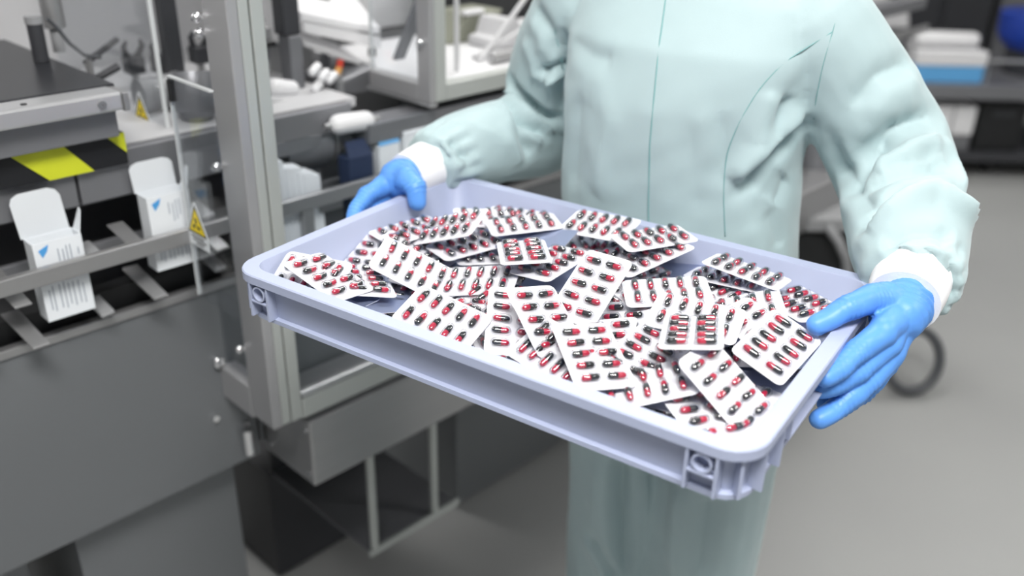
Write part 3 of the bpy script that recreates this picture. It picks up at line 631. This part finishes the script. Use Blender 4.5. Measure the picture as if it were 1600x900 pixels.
ME_CARD, ME_FILM, ME_CAP = card_mesh(), film_mesh(), capsule_mesh()
WT = Matrix(((LX[0], LY[0], 0, 0), (LX[1], LY[1], 0, 0), (0, 0, 1, 0), (0, 0, 0, 1)))
def blister(c, q, flip, label, group):
    R = (WT @ __import__('mathutils').Quaternion(q).to_matrix().to_4x4())
    if flip: R = R @ Matrix.Rotation(math.pi, 4, 'X')
    Mx = Matrix.Translation(Vector(Th(*c))) @ R
    root = bpy.data.objects.new('blister_card', None); COL.objects.link(root); root.empty_display_size = .02
    root.matrix_world = Mx; WM[root.name] = Mx
    root['label'] = label; root['category'] = 'blister card'; root['group'] = group
    for nm, me in (('card', ME_CARD), ('clear_film', ME_FILM)):
        o = bpy.data.objects.new(nm, me); COL.objects.link(o); o.parent = root
    for i in range(5):
        for j in range(2):
            o = bpy.data.objects.new('capsule', ME_CAP); COL.objects.link(o); o.parent = root
            o.location = ((i - 2) * PP + random.uniform(-.0004, .0004), (j - .5) * PQ + random.uniform(-.001, .001), .0038)
            o.rotation_euler = (0, random.uniform(0, 6.28), math.pi * random.randint(0, 1) + random.uniform(-.08, .08))
    return root
CARDS = [
    ('front left blister card, half sunk behind the front wall', (0.2457, 0.0631, -0.0138), (0.9821, 0.1642, 0.0903, 0.0186), 0),
    ('long tilted blister card near the left end', (0.1475, 0.1353, -0.0121), (0.9519, 0.0946, 0.2343, 0.173), 0),
    ('broad blister card between the long left card and the middle', (0.2152, 0.169, -0.0199), (0.9748, 0.1001, -0.07, 0.1866), 0),
    ('small-looking foreshortened blister card in the upper middle', (0.2438, 0.2151, 0.006), (0.8979, -0.0039, -0.0659, -0.4351), 0),
    ('large upright-pointing blister card in the centre', (0.3545, 0.1727, 0.0093), (0.6633, 0.205, 0.1801, -0.6968), 0),
    ('blister card sliding out from under the central one on its right', (0.3966, 0.1612, -0.0195), (0.7459, 0.2003, -0.0094, -0.6351), 0),
    ('blister card in front of the centre, mostly covered', (0.4057, 0.1128, -0.0188), (0.7964, 0.1849, 0.0187, -0.5755), 0),
    ('blister card just left below the centre', (0.3463, 0.1016, -0.001), (0.9429, -0.0193, 0.225, -0.2448), 0),
    ('narrow-looking blister card left of the central pair, one capsule column in view', (0.3047, 0.1067, -0.0173), (0.861, 0.0471, 0.1942, -0.4678), 0),
    ('front middle blister card with slanting capsules', (0.379, 0.0693, -0.0119), (0.9646, 0.2253, -0.0253, -0.1346), 0),
    ('pale shaded blister card sloping to the front wall', (0.4176, 0.0695, -0.0017), (0.9278, 0.0148, 0.1058, -0.3576), 0),
    ('blister card with vivid capsules in a slanting row', (0.4495, 0.1118, -0.0091), (0.6844, -0.0251, 0.0702, -0.7253), 0),
    ('blister card lifted toward the viewer right of centre, two columns foreshortened', (0.4876, 0.1288, 0.0189), (0.8233, 0.0092, -0.0959, -0.5593), 0),
    ('white blister card behind the lifted one right of centre', (0.4671, 0.1859, 0.0038), (0.9899, 0.1081, 0.0218, 0.0888), 0),
    ('blister card with a row of upright capsules along the middle right', (0.4177, 0.2242, 0.003), (0.9553, 0.0427, -0.032, 0.2907), 0),
    ('white blister card before the back right strips', (0.4847, 0.265, -0.0168), (0.9527, 0.1043, -0.1246, 0.257), 0),
    ('large blister card near the right hand with glossy bubbles', (0.5473, 0.1973, -0.0065), (0.7246, 0.1692, 0.0667, 0.6648), 0),
    ('white blister card tucked under the glossy right one', (0.5203, 0.2306, -0.0125), (0.9794, 0.0782, 0.0839, -0.1664), 0),
    ('long blister card slanting down the front right corner', (0.5398, 0.0926, -0.0035), (0.9503, 0.0524, 0.3025, -0.0516), 0),
    ('tilted blister card at the front right beneath the slanting one', (0.5272, 0.0695, -0.0183), (0.9517, 0.0046, 0.0567, -0.3017), 0),
    ('front blister card with silvery upright capsules', (0.4726, 0.0676, -0.0126), (0.9428, 0.0568, -0.1123, 0.3088), 0),
    ('white blister card wedged between the front ones', (0.4075, 0.0847, -0.0302), (0.9461, 0.1775, -0.0423, -0.2675), 0),
    ('blister card standing against the front left corner', (0.0708, 0.0505, -0.0119), (0.9583, 0.2764, 0.0014, 0.0731), 0),
    ('blister card leaning across the one in the front left corner', (0.0988, 0.0521, -0.0035), (0.9929, -0.0406, 0.1021, -0.0456), 0),
    ('blister card turned face down, showing its dull foil, near the left corner', (0.1044, 0.0562, -0.026), (0.9963, 0.0248, -0.0155, -0.0813), 1),
    ('blister card with stacked capsules at the left end', (0.1152, 0.0899, -0.0181), (0.9438, -0.1, 0.0161, -0.3148), 0),
    ('face-down blister card with blue-grey foil before the left cards', (0.1555, 0.0776, -0.0289), (0.8302, -0.0725, 0.0485, 0.5506), 1),
    ('blister card at the far left with capsule ends in a column', (0.0539, 0.1666, -0.031), (0.7298, 0.1508, 0.0889, -0.6609), 0),
    ('thin blister card seen almost edge-on at the far left', (0.0698, 0.2229, -0.013), (0.8042, 0.0014, -0.0103, 0.5943), 0),
    ('edge-on blister card behind the long left one', (0.0981, 0.2098, -0.0249), (0.9755, -0.0923, 0.1577, 0.1223), 0),
    ('glaring white blister card at the back left', (0.1277, 0.2307, 0.0035), (0.9713, 0.153, -0.1688, 0.0689), 0),
    ('glossy blister card in front of the glaring white one', (0.1451, 0.2409, -0.0199), (0.8309, -0.0028, -0.0176, 0.5562), 0),
    ('blister card along the back with two rows of ends', (0.1274, 0.3125, -0.0112), (0.9262, 0.0054, 0.0431, 0.3745), 0),
    ('bare white-topped blister card against the back wall', (0.146, 0.3443, -0.0167), (0.9953, 0.0337, -0.0201, 0.0883), 0),
    ('blister card at the back with bright bubbles on its front edge', (0.1858, 0.3027, -0.0027), (0.9185, -0.0023, -0.0306, 0.3941), 0),
    ('face-down blue blister card behind the small middle one', (0.2179, 0.2826, -0.0072), (0.9931, 0.0622, -0.0831, 0.0554), 1),
    ('curved-looking blister card right of the small middle one', (0.2749, 0.2259, -0.003), (0.6789, 0.0515, -0.0183, -0.7322), 0),
    ('blister card on the back slope left of centre', (0.2387, 0.3291, -0.024), (0.9281, 0.0175, -0.0053, 0.3718), 0),
    ('round-cornered blister card raised at the back wall', (0.2717, 0.3396, 0.0046), (0.9951, 0.0915, -0.0365, 0.0023), 0),
    ('long blister card on the back slope right of centre', (0.3506, 0.3269, 0.0122), (0.8952, -0.0042, -0.0244, 0.4449), 0),
    ('blister card below the long back one, tipped to the left', (0.3603, 0.3011, -0.0001), (0.8648, -0.0106, -0.1486, 0.4795), 0),
    ('blister card with glaring bubbles behind the central one', (0.2985, 0.3238, -0.0158), (0.9745, 0.0996, -0.2002, -0.0158), 0),
    ('upper edge-on strip by the back right wall', (0.4647, 0.3285, 0.0004), (0.9958, -0.0757, 0.0516, 0.0024), 0),
    ('lower edge-on strip by the back right wall', (0.4448, 0.3298, -0.0154), (0.9967, -0.0766, -0.019, 0.0178), 0),
    ('face-down blister card in the dark hollow at the back right', (0.3943, 0.352, -0.0276), (0.996, -0.0194, -0.0875, -0.0022), 1),
    ('blister card with dark capsules beside the thumb', (0.5283, 0.3293, -0.0209), (0.9383, 0.036, -0.0875, -0.3325), 0),
    ('upturned blister card under the front right corner', (0.5332, 0.089, -0.037), (0.9864, -0.0081, -0.1416, -0.0826), 0),
    ('face-down blister card leaning on the right end wall', (0.5498, 0.2635, -0.0479), (0.6904, 0.0135, 0.0126, -0.7231), 1),
    ('white blister card showing between the front left ones', (0.2512, 0.1297, -0.0293), (0.9732, 0.1702, -0.0473, -0.1475), 0),
    ('white blister card at the right of the upright row', (0.4484, 0.2903, -0.0217), (0.9675, 0.1011, -0.0578, -0.2244), 0),
    ('blister card half hidden under the vivid one', (0.4832, 0.1169, -0.0211), (0.9404, 0.2036, -0.1783, -0.206), 0),
    ('dark blister card below the left face-down ones', (0.1551, 0.1193, -0.0413), (0.9937, 0.1031, 0.0138, -0.0414), 0),
    ('blister card behind the front middle, little of it in view', (0.3312, 0.1135, -0.032), (0.9579, 0.1849, -0.0103, -0.2194), 0),
    ('blister card by the front wall under the silvery one', (0.4742, 0.0955, -0.0241), (0.9567, 0.1898, -0.1805, -0.1271), 0),
]
for lab, c, q, fl in CARDS:
    blister(c, q, fl, lab, 'blister cards on top of the pile')
# the cards buried under them: three loose layers
def pile(u, v):
    return -.030 + .026 * math.exp(-((u - .30) / .20) ** 2 - ((v - .22) / .13) ** 2)
k = 0
for layer in range(3):
    for iu in range(6):
        for iv in range(4):
            u = .072 + iu * .0915 + rng.uniform(-.012, .012); v = .068 + iv * .088 + rng.uniform(-.012, .012)
            u = min(max(u, .078), .522); v = min(max(v, .078), .322)
            h = -.0495 + layer * .0085 + rng.uniform(0, .003)
            if h > pile(u, v) - .010: continue
            yaw = rng.uniform(0, 6.28); ta, tb = rng.uniform(-.07, .07, 2)
            q = (Matrix.Rotation(yaw, 3, 'Z') @ Matrix.Rotation(ta, 3, 'X') @ Matrix.Rotation(tb, 3, 'Y')).to_quaternion()
            blister((u, v, h), tuple(q), rng.random() < .25, 'blister card buried low in the pile, only slivers of it showing', 'blister cards buried in the pile'); k += 1
# ------------------------------------------------------------------ the worker (frame: u to the worker's left, v to the back, z)
def fuse(gs, voxel, smooth_it=4, fac=.5):
    """union of closed shapes as one continuous skin"""
    tot = G()
    for g in gs: tot.add(g.v, g.f, 0, raw=True)
    me = mkmesh('tmp', tot, MT['cloth']); o = bpy.data.objects.new('tmp', me); COL.objects.link(o)
    m = o.modifiers.new('r', 'REMESH'); m.mode = 'VOXEL'; m.voxel_size = voxel; m.adaptivity = 0
    s = o.modifiers.new('s', 'SMOOTH'); s.iterations = smooth_it; s.factor = fac
    dg = bpy.context.evaluated_depsgraph_get(); dg.update()
    me2 = bpy.data.meshes.new_from_object(o.evaluated_get(dg)); bpy.data.objects.remove(o); bpy.data.meshes.remove(me)
    return me2
def vco(me):
    a = np.empty(len(me.vertices) * 3, np.float32); me.vertices.foreach_get('co', a); return a.reshape(-1, 3).astype(float)
def vno(me):
    a = np.empty(len(me.vertices) * 3, np.float32); me.vertices.foreach_get('normal', a); return a.reshape(-1, 3).astype(float)
def setco(me, v): me.vertices.foreach_set('co', v.astype(np.float32).ravel()); me.update()
def dense(p, step=.004):
    p = np.array(p, float); out = [p[0]]
    # gentle rounding by Catmull-Rom
    q = np.vstack([2 * p[0] - p[1], p, 2 * p[-1] - p[-2]])
    for i in range(1, len(q) - 2):
        m = max(2, int(np.linalg.norm(q[i + 1] - q[i]) / step))
        for k in range(1, m + 1):
            t = k / m
            out.append(.5 * ((2 * q[i]) + (-q[i - 1] + q[i + 1]) * t + (2 * q[i - 1] - 5 * q[i] + 4 * q[i + 1] - q[i + 2]) * t * t + (-q[i - 1] + 3 * q[i] - 3 * q[i + 1] + q[i + 2]) * t ** 3))
    return np.array(out)
def creases(me, folds):
    """each fold: 3-D polyline on the cloth, width, depth (negative = groove), side lift"""
    V = vco(me); N = vno(me); D = np.zeros(len(V))
    for pts, w, amp, lift in folds:
        L = dense(pts); lo = L.min(0) - 4 * w; hi = L.max(0) + 4 * w
        idx = np.where(((V > lo) & (V < hi)).all(1))[0]
        if len(idx) == 0: continue
        d2 = ((V[idx][:, None, :] - L[None]) ** 2).sum(2); k = d2.argmin(1); d = np.sqrt(d2.min(1))
        tt = k / max(1, len(L) - 1); taper = np.clip(np.minimum(tt, 1 - tt) * 5 + .25, 0, 1)
        # signed side, so that the cloth swells on the upper/left side of the groove
        tg = np.gradient(L, axis=0)[k]; side = np.einsum('ij,ij->i', np.cross(tg, N[idx]), V[idx] - L[k]); sg = np.tanh(side / (np.abs(side).max() + 1e-9) * 6)
        D[idx] += taper * (amp * (.45 * np.exp(-(d / w) ** 2) + .55 * np.exp(-1.5 * d / w)) - lift * amp * np.exp(-((d - 1.7 * w) / (1.1 * w)) ** 2) * (.5 + .5 * sg))
    setco(me, V + N * D[:, None])
def noise3(P, sc, seed):
    r = np.random.default_rng(seed); out = np.zeros(len(P))
    for _ in range(14):
        k = r.normal(size=3) * sc; out += np.sin(P @ k + r.uniform(0, 6.28))
    return out / 14 ** .5
def loft(rows, n=40, e=2.3):
    """rows: (u, v, z, half width, half depth)"""
    g = G(T); vs = []
    for u, v, z, a, b in rows:
        for k in range(n):
            t = 2 * math.pi * k / n; c, s = math.cos(t), math.sin(t)
            vs.append((u + a * math.copysign(abs(c) ** (2 / e), c), v + b * math.copysign(abs(s) ** (2 / e), s), z))
    m = len(rows)
    g.add(vs, [(i * n + k, i * n + (k + 1) % n, (i + 1) * n + (k + 1) % n, (i + 1) * n + k) for i in range(m - 1) for k in range(n)] + [tuple(range(n)), tuple(range((m - 1) * n, m * n))])
    return g
def spl(pts, n=4):
    return [tuple(p) for p in dense(pts, .02)]
def arm(joints, radii, end=True):
    P = dense(joints, .02); s = np.linspace(0, 1, len(joints)); d = np.linspace(0, 1, len(P))
    return G(T).caps([tuple(p) for p in P], list(np.interp(d, s, radii)), 20, end=end)
SHL, ELL, WRL = (.432, .567, 1.350), (.540, .622, 1.190), (.625, .372, 1.133)
SHR, ELR, WRR = (.112, .567, 1.350), (.020, .610, 1.150), (-.014, .332, 1.144)
UC = .282
# body under the clothes, one skin
body = [loft([(UC, .56, .86, .13, .09), (UC, .56, 1.0, .125, .085), (UC, .56, 1.15, .13, .09), (UC, .56, 1.30, .145, .095), (UC, .565, 1.39, .14, .07), (UC, .565, 1.43, .06, .05)], 24),
        G(T).caps([(UC, .57, 1.40), (UC, .555, 1.50)], [.052, .047], 16)]
for sh, el, wr in ((SHL, ELL, WRL), (SHR, ELR, WRR)): body.append(arm([sh, el, wr], [.048, .037, .026]))
for s in (-1, 1):
    body.append(G(T).caps([(UC + .02 + s * .075, .565, .88), (UC + .02 + s * .085, .56, .48), (UC + .02 + s * .085, .58, .09)], [.075, .052, .036], 16))
    body.append(G(T).caps([(UC + .02 + s * .085, .585, .06), (UC + .02 + s * .09, .47, .045)], [.036, .03], 12))
# head with face, looking down at the tray
HC = np.array([UC, .548, 1.595])
body += [G(T).ball(HC, .1, (.78, .95, 1.12), 20), G(T).ball(HC + [0, -.035, -.055], .07, (.80, .85, .95), 16),
         G(T).caps([HC + [0, -.088, .012], HC + [0, -.112, -.028]], [.009, .014], 10),
         G(T).caps([HC + [-.022, -.088, -.068], HC + [.022, -.088, -.068]], [.008, .008], 8)]
for s in (-1, 1): body.append(G(T).caps([HC + [s * .076, .0, .012], HC + [s * .078, .005, -.03]], [.014, .010], 10))
me = fuse(body, .010, 4)
person = bpy.data.objects.new('person', me); COL.objects.link(person); me.materials.clear(); me.materials.append(MT['skin'])
me.polygons.foreach_set('use_smooth', [True] * len(me.polygons))
base_p = T(UC, .56, 0); W = Matrix.Translation(Vector(base_p)); me.transform(W.inverted()); person.location = tuple(base_p); WM[person.name] = W
person['label'] = 'worker in an aqua cleanroom coverall and blue gloves carrying a tray of blister cards'; person['category'] = 'person'
def wear(name, me, m, label=None):
    me.materials.clear(); me.materials.append(m); me.polygons.foreach_set('use_smooth', [True] * len(me.polygons))
    me.transform(W.inverted()); o = bpy.data.objects.new(name, me); COL.objects.link(o); o.parent = person; WM[o.name] = W.copy()
    if label: o['label'] = label
    return o
for s in (-1, 1):
    e_ = part('eye', G(T).ball(HC + [s * .031, -.078, .010], .0120, n=12), MT['white'], person, 'all')
    part('iris', G(T).ball(HC + [s * .031, -.0865, .008], .0056, n=10), MT['dark'], e_, 'all')
g = loft([(HC[0], HC[1] - .0945 + .0 , HC[2] - .10, .03, .012), (HC[0], HC[1] - .097, HC[2] - .06, .056, .034), (HC[0], HC[1] - .092, HC[2] - .02, .055, .036), (HC[0], HC[1] - .09, HC[2] - .008, .046, .028)], 24)
part('face_mask', g, MT['mask'], person, 'all')
g = loft([(HC[0], HC[1] + .012, HC[2] + z, a, b) for z, a, b in ((.045, .086, .103), (.075, .080, .096), (.105, .060, .072), (.122, .03, .036))], 28)
part('hair_cover', g, MT['mask'], person, 'all')

# coverall
cov = [loft([(UC + .02, .56, .78, .172, .118), (UC + .016, .56, .90, .170, .122), (UC + .008, .56, 1.00, .166, .122), (UC - .006, .558, 1.10, .168, .122), (UC - .006, .556, 1.18, .161, .126), (UC - .004, .554, 1.26, .166, .132),
              (UC, .556, 1.33, .172, .122), (UC, .562, 1.385, .165, .095), (UC, .567, 1.42, .10, .075), (UC, .568, 1.445, .066, .062)], 48, 2.35)]
cov += [arm([SHL, (.490, .598, 1.27), ELL, (.582, .52, 1.162), (.614, .425, 1.144), (.622, .386, 1.137)], [.070, .073, .075, .071, .064, .049], False),
        arm([SHR, (.052, .592, 1.25), ELR, (.002, .49, 1.150), (-.010, .400, 1.150), (-.013, .364, 1.147)], [.074, .074, .072, .066, .057, .044], False)]
for s in (-1, 1):
    cov.append(arm([(UC + .02 + s * .080, .56, .86), (UC + .022 + s * .082, .56, .66), (UC + .022 + s * .078, .562, .45), (UC + .022 + s * .080, .572, .10)], [.092, .089, .083, .074]))
me = fuse(cov, .0048, 6)
V = vco(me); N = vno(me)
loc = np.stack([(V - TR) @ LX, (V - TR) @ LY, V[:, 2]], 1)
mask = np.clip((1.42 - V[:, 2]) / .1, 0, 1)
D = noise3(loc * [1, 1, .25], 22, 3) * .0014 + noise3(loc, 14, 5) * .0022 + noise3(loc, 60, 8) * .0005
setco(me, V + N * (D * mask)[:, None])
bvh = BVHTree.FromPolygons([tuple(v) for v in vco(me)], [tuple(p.vertices) for p in me.polygons])
def on_cloth(x, y):
    """point of the cloth seen along a sight line"""
    d = (x - 800) / F_PX * RIGHT - (y - 450) / F_PX * UP + FWD; d /= np.linalg.norm(d)
    h = bvh.ray_cast(Vector(CAM), Vector(d), 4.0)
    return None if h[0] is None else np.array(h[0])
def line(*pts):
    q = []
    for a, b in zip(pts[:-1], pts[1:]):
        m = max(1, int(math.dist(a, b) / 25))
        q += [(a[0] + (b[0] - a[0]) * t / m, a[1] + (b[1] - a[1]) * t / m) for t in range(m)]
    q.append(pts[-1]); r = [on_cloth(*p) for p in q]
    r = [p for p in r if p is not None]
    out = r[:1]
    for p in r[1:]:
        if np.linalg.norm(p - out[-1]) < .12: out.append(p)
    return out
FOLDS = [  # sight-line points of each crease, width, depth, lift of the upper side
    # worker's left sleeve
    (((1332, 285), (1358, 245), (1400, 205), (1455, 180)), 0.0153, -0.0246, .7),
    (((1345, 275), (1390, 252), (1440, 238), (1500, 232)), 0.0117, -0.0211, -.9),
    (((1350, 352), (1385, 315), (1425, 290), (1458, 288), (1505, 318)), 0.0126, -0.0281, .8),
    (((1372, 382), (1412, 362), (1455, 357), (1495, 372)), 0.0090, -0.0140, -.7),
    (((1330, 170), (1372, 120), (1420, 95)), 0.0144, -0.0105, .5),
    (((1440, 380), (1462, 410), (1470, 450)), 0.0081, -0.0140, .5),
    (((1398, 395), (1425, 405), (1448, 425)), 0.0072, -0.0105, .5),
    (((1300, 215), (1330, 285), (1365, 330)), 0.0126, -0.0105, .4),
    (((1485, 395), (1492, 430), (1482, 470)), 0.0081, -0.0140, .5),
    (((1470, 215), (1495, 255), (1504, 300)), .010, 0.0081, .2),
    # worker's right sleeve
    (((775, 130), (790, 150), (805, 172)), 0.0081, -0.0211, .7),
    (((798, 124), (822, 158), (850, 180), (876, 188)), 0.0090, -0.0264, .7),
    (((782, 160), (815, 190), (852, 210)), 0.0081, -0.0175, .6),
    (((848, 112), (865, 106), (882, 108)), 0.0072, -0.0211, .8),
    (((800, 182), (815, 212), (828, 245)), 0.0108, -0.0105, .5),
    (((680, 225), (694, 240), (706, 252)), 0.0072, -0.0123, .5),
    (((700, 215), (718, 236), (735, 256)), 0.0081, -0.0105, .5),
    (((838, 10), (858, 45), (872, 90)), 0.0117, -0.0123, .5),
    (((820, 60), (832, 95), (838, 125)), .014, 0.0068, .2),
    (((720, 190), (760, 205), (800, 232)), .014, 0.0054, .2),
    # torso
    (((1266, 192), (1240, 214), (1214, 242), (1186, 272), (1156, 300)), .013, -0.0175, .7),
    (((1236, 148), (1222, 185), (1212, 222)), .014, -0.0135, .6),
    (((1128, 170), (1132, 230), (1140, 300)), .018, -0.0054, .4),
    (((1260, 250), (1232, 275), (1215, 320)), .016, -0.0081, -.5),
    (((1190, 215), (1165, 250), (1150, 290)), .013, 0.0068, .2),
    (((905, 140), (900, 220), (895, 300)), .020, -0.0054, .3),
    (((960, 160), (940, 240), (935, 310)), .022, 0.0054, .2),
    (((1075, 170), (1085, 260), (1090, 340)), .022, -0.0041, .3),
    (((895, 60), (925, 85), (960, 95)), .016, -0.0054, .4),
    (((1200, 330), (1215, 365), (1218, 390)), .016, -0.0068, .4),
    (((880, 40), (882, 110), (878, 180)), .010, -0.0162, .3),
    # trousers
    (((975, 712), (972, 790), (980, 900)), .016, -0.0216, .5),
    (((925, 835), (945, 870), (962, 905)), .010, -0.0135, .6),
    (((1062, 760), (1056, 830), (1052, 905)), .018, 0.0081, .2),
    (((1105, 770), (1098, 840), (1092, 905)), .020, -0.0135, .5),
    (((1010, 740), (1012, 820), (1008, 905)), .018, 0.0081, .2),
    (((935, 720), (928, 790), (926, 860)), .018, 0.0068, .2),
]
F = []
for pl, w, a, l in FOLDS:
    L = line(*pl)
    if len(L) >= 2: F.append((L, w, a, l))
# gathers along both sleeve ends
for wr, ax in (((.622, .386, 1.137), (0, 1, .03)), ((-.013, .364, 1.147), (.03, 1, 0))):
    for k in range(16):
        t = 2 * math.pi * k / 16; d = np.array([math.cos(t), 0, math.sin(t)])
        p = [np.array(T(*(np.array(wr) + d * r_ + np.array([0, s_, 0])))) for r_, s_ in ((.047, -.0), (.052, .02), (.058, .045))]
        F.append((p, .0055, -.0045, .3))
creases(me, F)
coverall = wear('coverall', me, MT['cloth'])
cov_bvh = BVHTree.FromPolygons([tuple(v) for v in vco(me) + np.array(base_p)], [tuple(p.vertices) for p in me.polygons])
bvh = cov_bvh
def seam(name, m, r, *pts, lift=0.0):
    L = line(*pts)
    if len(L) < 3: return
    P = dense(L, .01); P = np.array([cov_bvh.find_nearest(Vector(p))[0] for p in P])
    for _ in range(2): P[1:-1] = (P[:-2] + 2 * P[1:-1] + P[2:]) / 4
    part(name, G().tube([tuple(p) for p in P], r, 6), m, coverall, 'all')
seam('placket_seam', MT['seam'], .0011, (1046, -60), (1040, 0), (1030, 70), (1022, 150), (1015, 230), (1013, 330), (1014, 400))
seam('chest_seam', MT['seam'], .0008, (1300, 50), (1260, 75), (1222, 100), (1185, 140), (1155, 190), (1135, 240), (1130, 300), (1133, 370))
seam('armhole_seam', MT['seam'], .0008, (1330, -40), (1312, 10), (1300, 52), (1286, 100), (1276, 150), (1272, 186))
seam('armhole_seam', MT['seam'], .0008, (905, -40), (880, 10), (866, 50), (876, 80), (880, 110))
# cuffs, shoes
for (p0, p1, r0, r1) in ((( .6215, .405, 1.140), (.6255, .350, 1.131), .041, .0365), ((-.0125, .39, 1.149), (-.0155, .318, 1.143), .036, .031)):
    d = (np.array(p1) - p0); g = G(T).tube([p0, np.array(p0) + d * .5, p1], [r0, (r0 + r1) / 2 + .001, r1], 28)
    part('knit_cuff', g, MT['knit'], person, True, label='white knit cuff between sleeve and glove')
for s in (-1, 1):
    u = UC + .022 + s * .082
    me_ = fuse([G(T).caps([(u, .60, .045), (u + s * .006, .47, .038)], [.044, .040], 16), G(T).caps([(u, .585, .05), (u, .585, .10)], .045, 16), G(T).box((u - .038, .43, .001), (u + .042, .64, .02))], .007, 4)
    wear('shoe', me_, MT['shoe'])

# gloves: palm, five fingers of their own length, cuff
def hand(wr, mcp, fingers, thumb, cuff, sz=1.0, ks=(1.0, 1.0, 1.08, .92)):
    gs = []
    for m, f, k in zip(mcp, fingers, ks):
        gs.append(G(T).caps([wr, tuple(np.array(wr) * .5 + np.array(m) * .5), m], [.020, .017 * k, .0135 * k], 14))
        gs.append(G(T).caps([m] + list(f), [r * k * sz for r in (.0126, .0114, .0105, .0092)][:len(f) + 1], 14))
    for a, b in zip(mcp[:-1], mcp[1:]):
        gs.append(G(T).caps([tuple(np.array(wr) * .35 + np.array(a) * .65), tuple(np.array(wr) * .35 + np.array(b) * .65)], .014, 12))
    gs.append(G(T).caps([wr] + list(thumb), [.020, .0185 * sz, .0148 * sz, .0130 * sz, .0104 * sz], 14))
    gs.append(G(T).caps(cuff, [.028, .0285, .031], 18))
    me = fuse(gs, .0022, 3)
    V = vco(me); N = vno(me)
    D = noise3(V, 150, 11) * .0006 + noise3(V, 60, 12) * .0011
    # wrinkles round the wrist
    w0 = np.array(T(*cuff[0])); w1 = np.array(T(*cuff[-1])); ax = (w1 - w0) / np.linalg.norm(w1 - w0); s = (V - w0) @ ax
    D += (.0010 * np.sin(s * 620 + noise3(V, 60, 13) * 3.5) + .0008 * noise3(V, 110, 15)) * np.clip(s / .02 + .6, 0, 1)
    # creases over each knuckle bend
    for f, m in list(zip(fingers, mcp)) + [(thumb[1:], thumb[0])]:
        ch = [m] + list(f)
        for i in range(1, len(ch) - 1):
            c = np.array(T(*ch[i])); t = np.array(T(*ch[i + 1])) - np.array(T(*ch[i - 1])); t /= np.linalg.norm(t)
            q = (V - c) @ t; r = np.linalg.norm(V - c, axis=1)
            D -= .0011 * np.exp(-(r / .016) ** 2) * np.cos(q * 1100) * (np.abs(q) < .012)
    setco(me, V + N * D[:, None]); return me
lm = [(.624, .275, 1.128), (.628, .284, 1.112), (.632, .291, 1.096), (.631, .303, 1.080)]
lf = [[(.6105, .236, 1.117), (.6035, .212, 1.109), (.597, .196, 1.106)],
      [(.616, .244, 1.096), (.603, .222, 1.089), (.593, .204, 1.087)],
      [(.621, .252, 1.079), (.6085, .226, 1.064), (.598, .202, 1.056)],
      [(.620, .276, 1.058), (.607, .255, 1.050), (.592, .240, 1.052)]]
me = hand((.627, .350, 1.130), lm, lf, [(.618, .328, 1.141), (.605, .304, 1.148), (.588, .268, 1.147), (.570, .238, 1.134)], [(.627, .326, 1.126), (.627, .342, 1.128), (.627, .362, 1.132)])
wear('glove', me, MT['glove'], 'blue glove on the worker\'s left hand gripping the right tray end')
rm = [(-.022, .290, 1.140), (-.028, .294, 1.124), (-.030, .298, 1.108), (-.028, .304, 1.094)]
rf_ = [[(-.029, .252, 1.131), (-.024, .226, 1.119), (-.012, .206, 1.106)],
       [(-.030, .252, 1.110), (-.020, .230, 1.098), (-.004, .220, 1.092)],
       [(-.030, .260, 1.090), (-.020, .240, 1.076), (-.004, .230, 1.070)],
       [(-.026, .270, 1.074), (-.016, .254, 1.062), (-.002, .246, 1.060)]]
me = hand((-.014, .318, 1.143), rm, rf_, [(-.006, .300, 1.150), (.010, .290, 1.152), (.028, .286, 1.144), (.034, .282, 1.128)], [(-.014, .305, 1.143), (-.014, .320, 1.143), (-.0135, .342, 1.145)], 1.12)
wear('glove', me, MT['glove'], 'blue glove on the worker\'s right hand, thumb hooked over the left tray end')
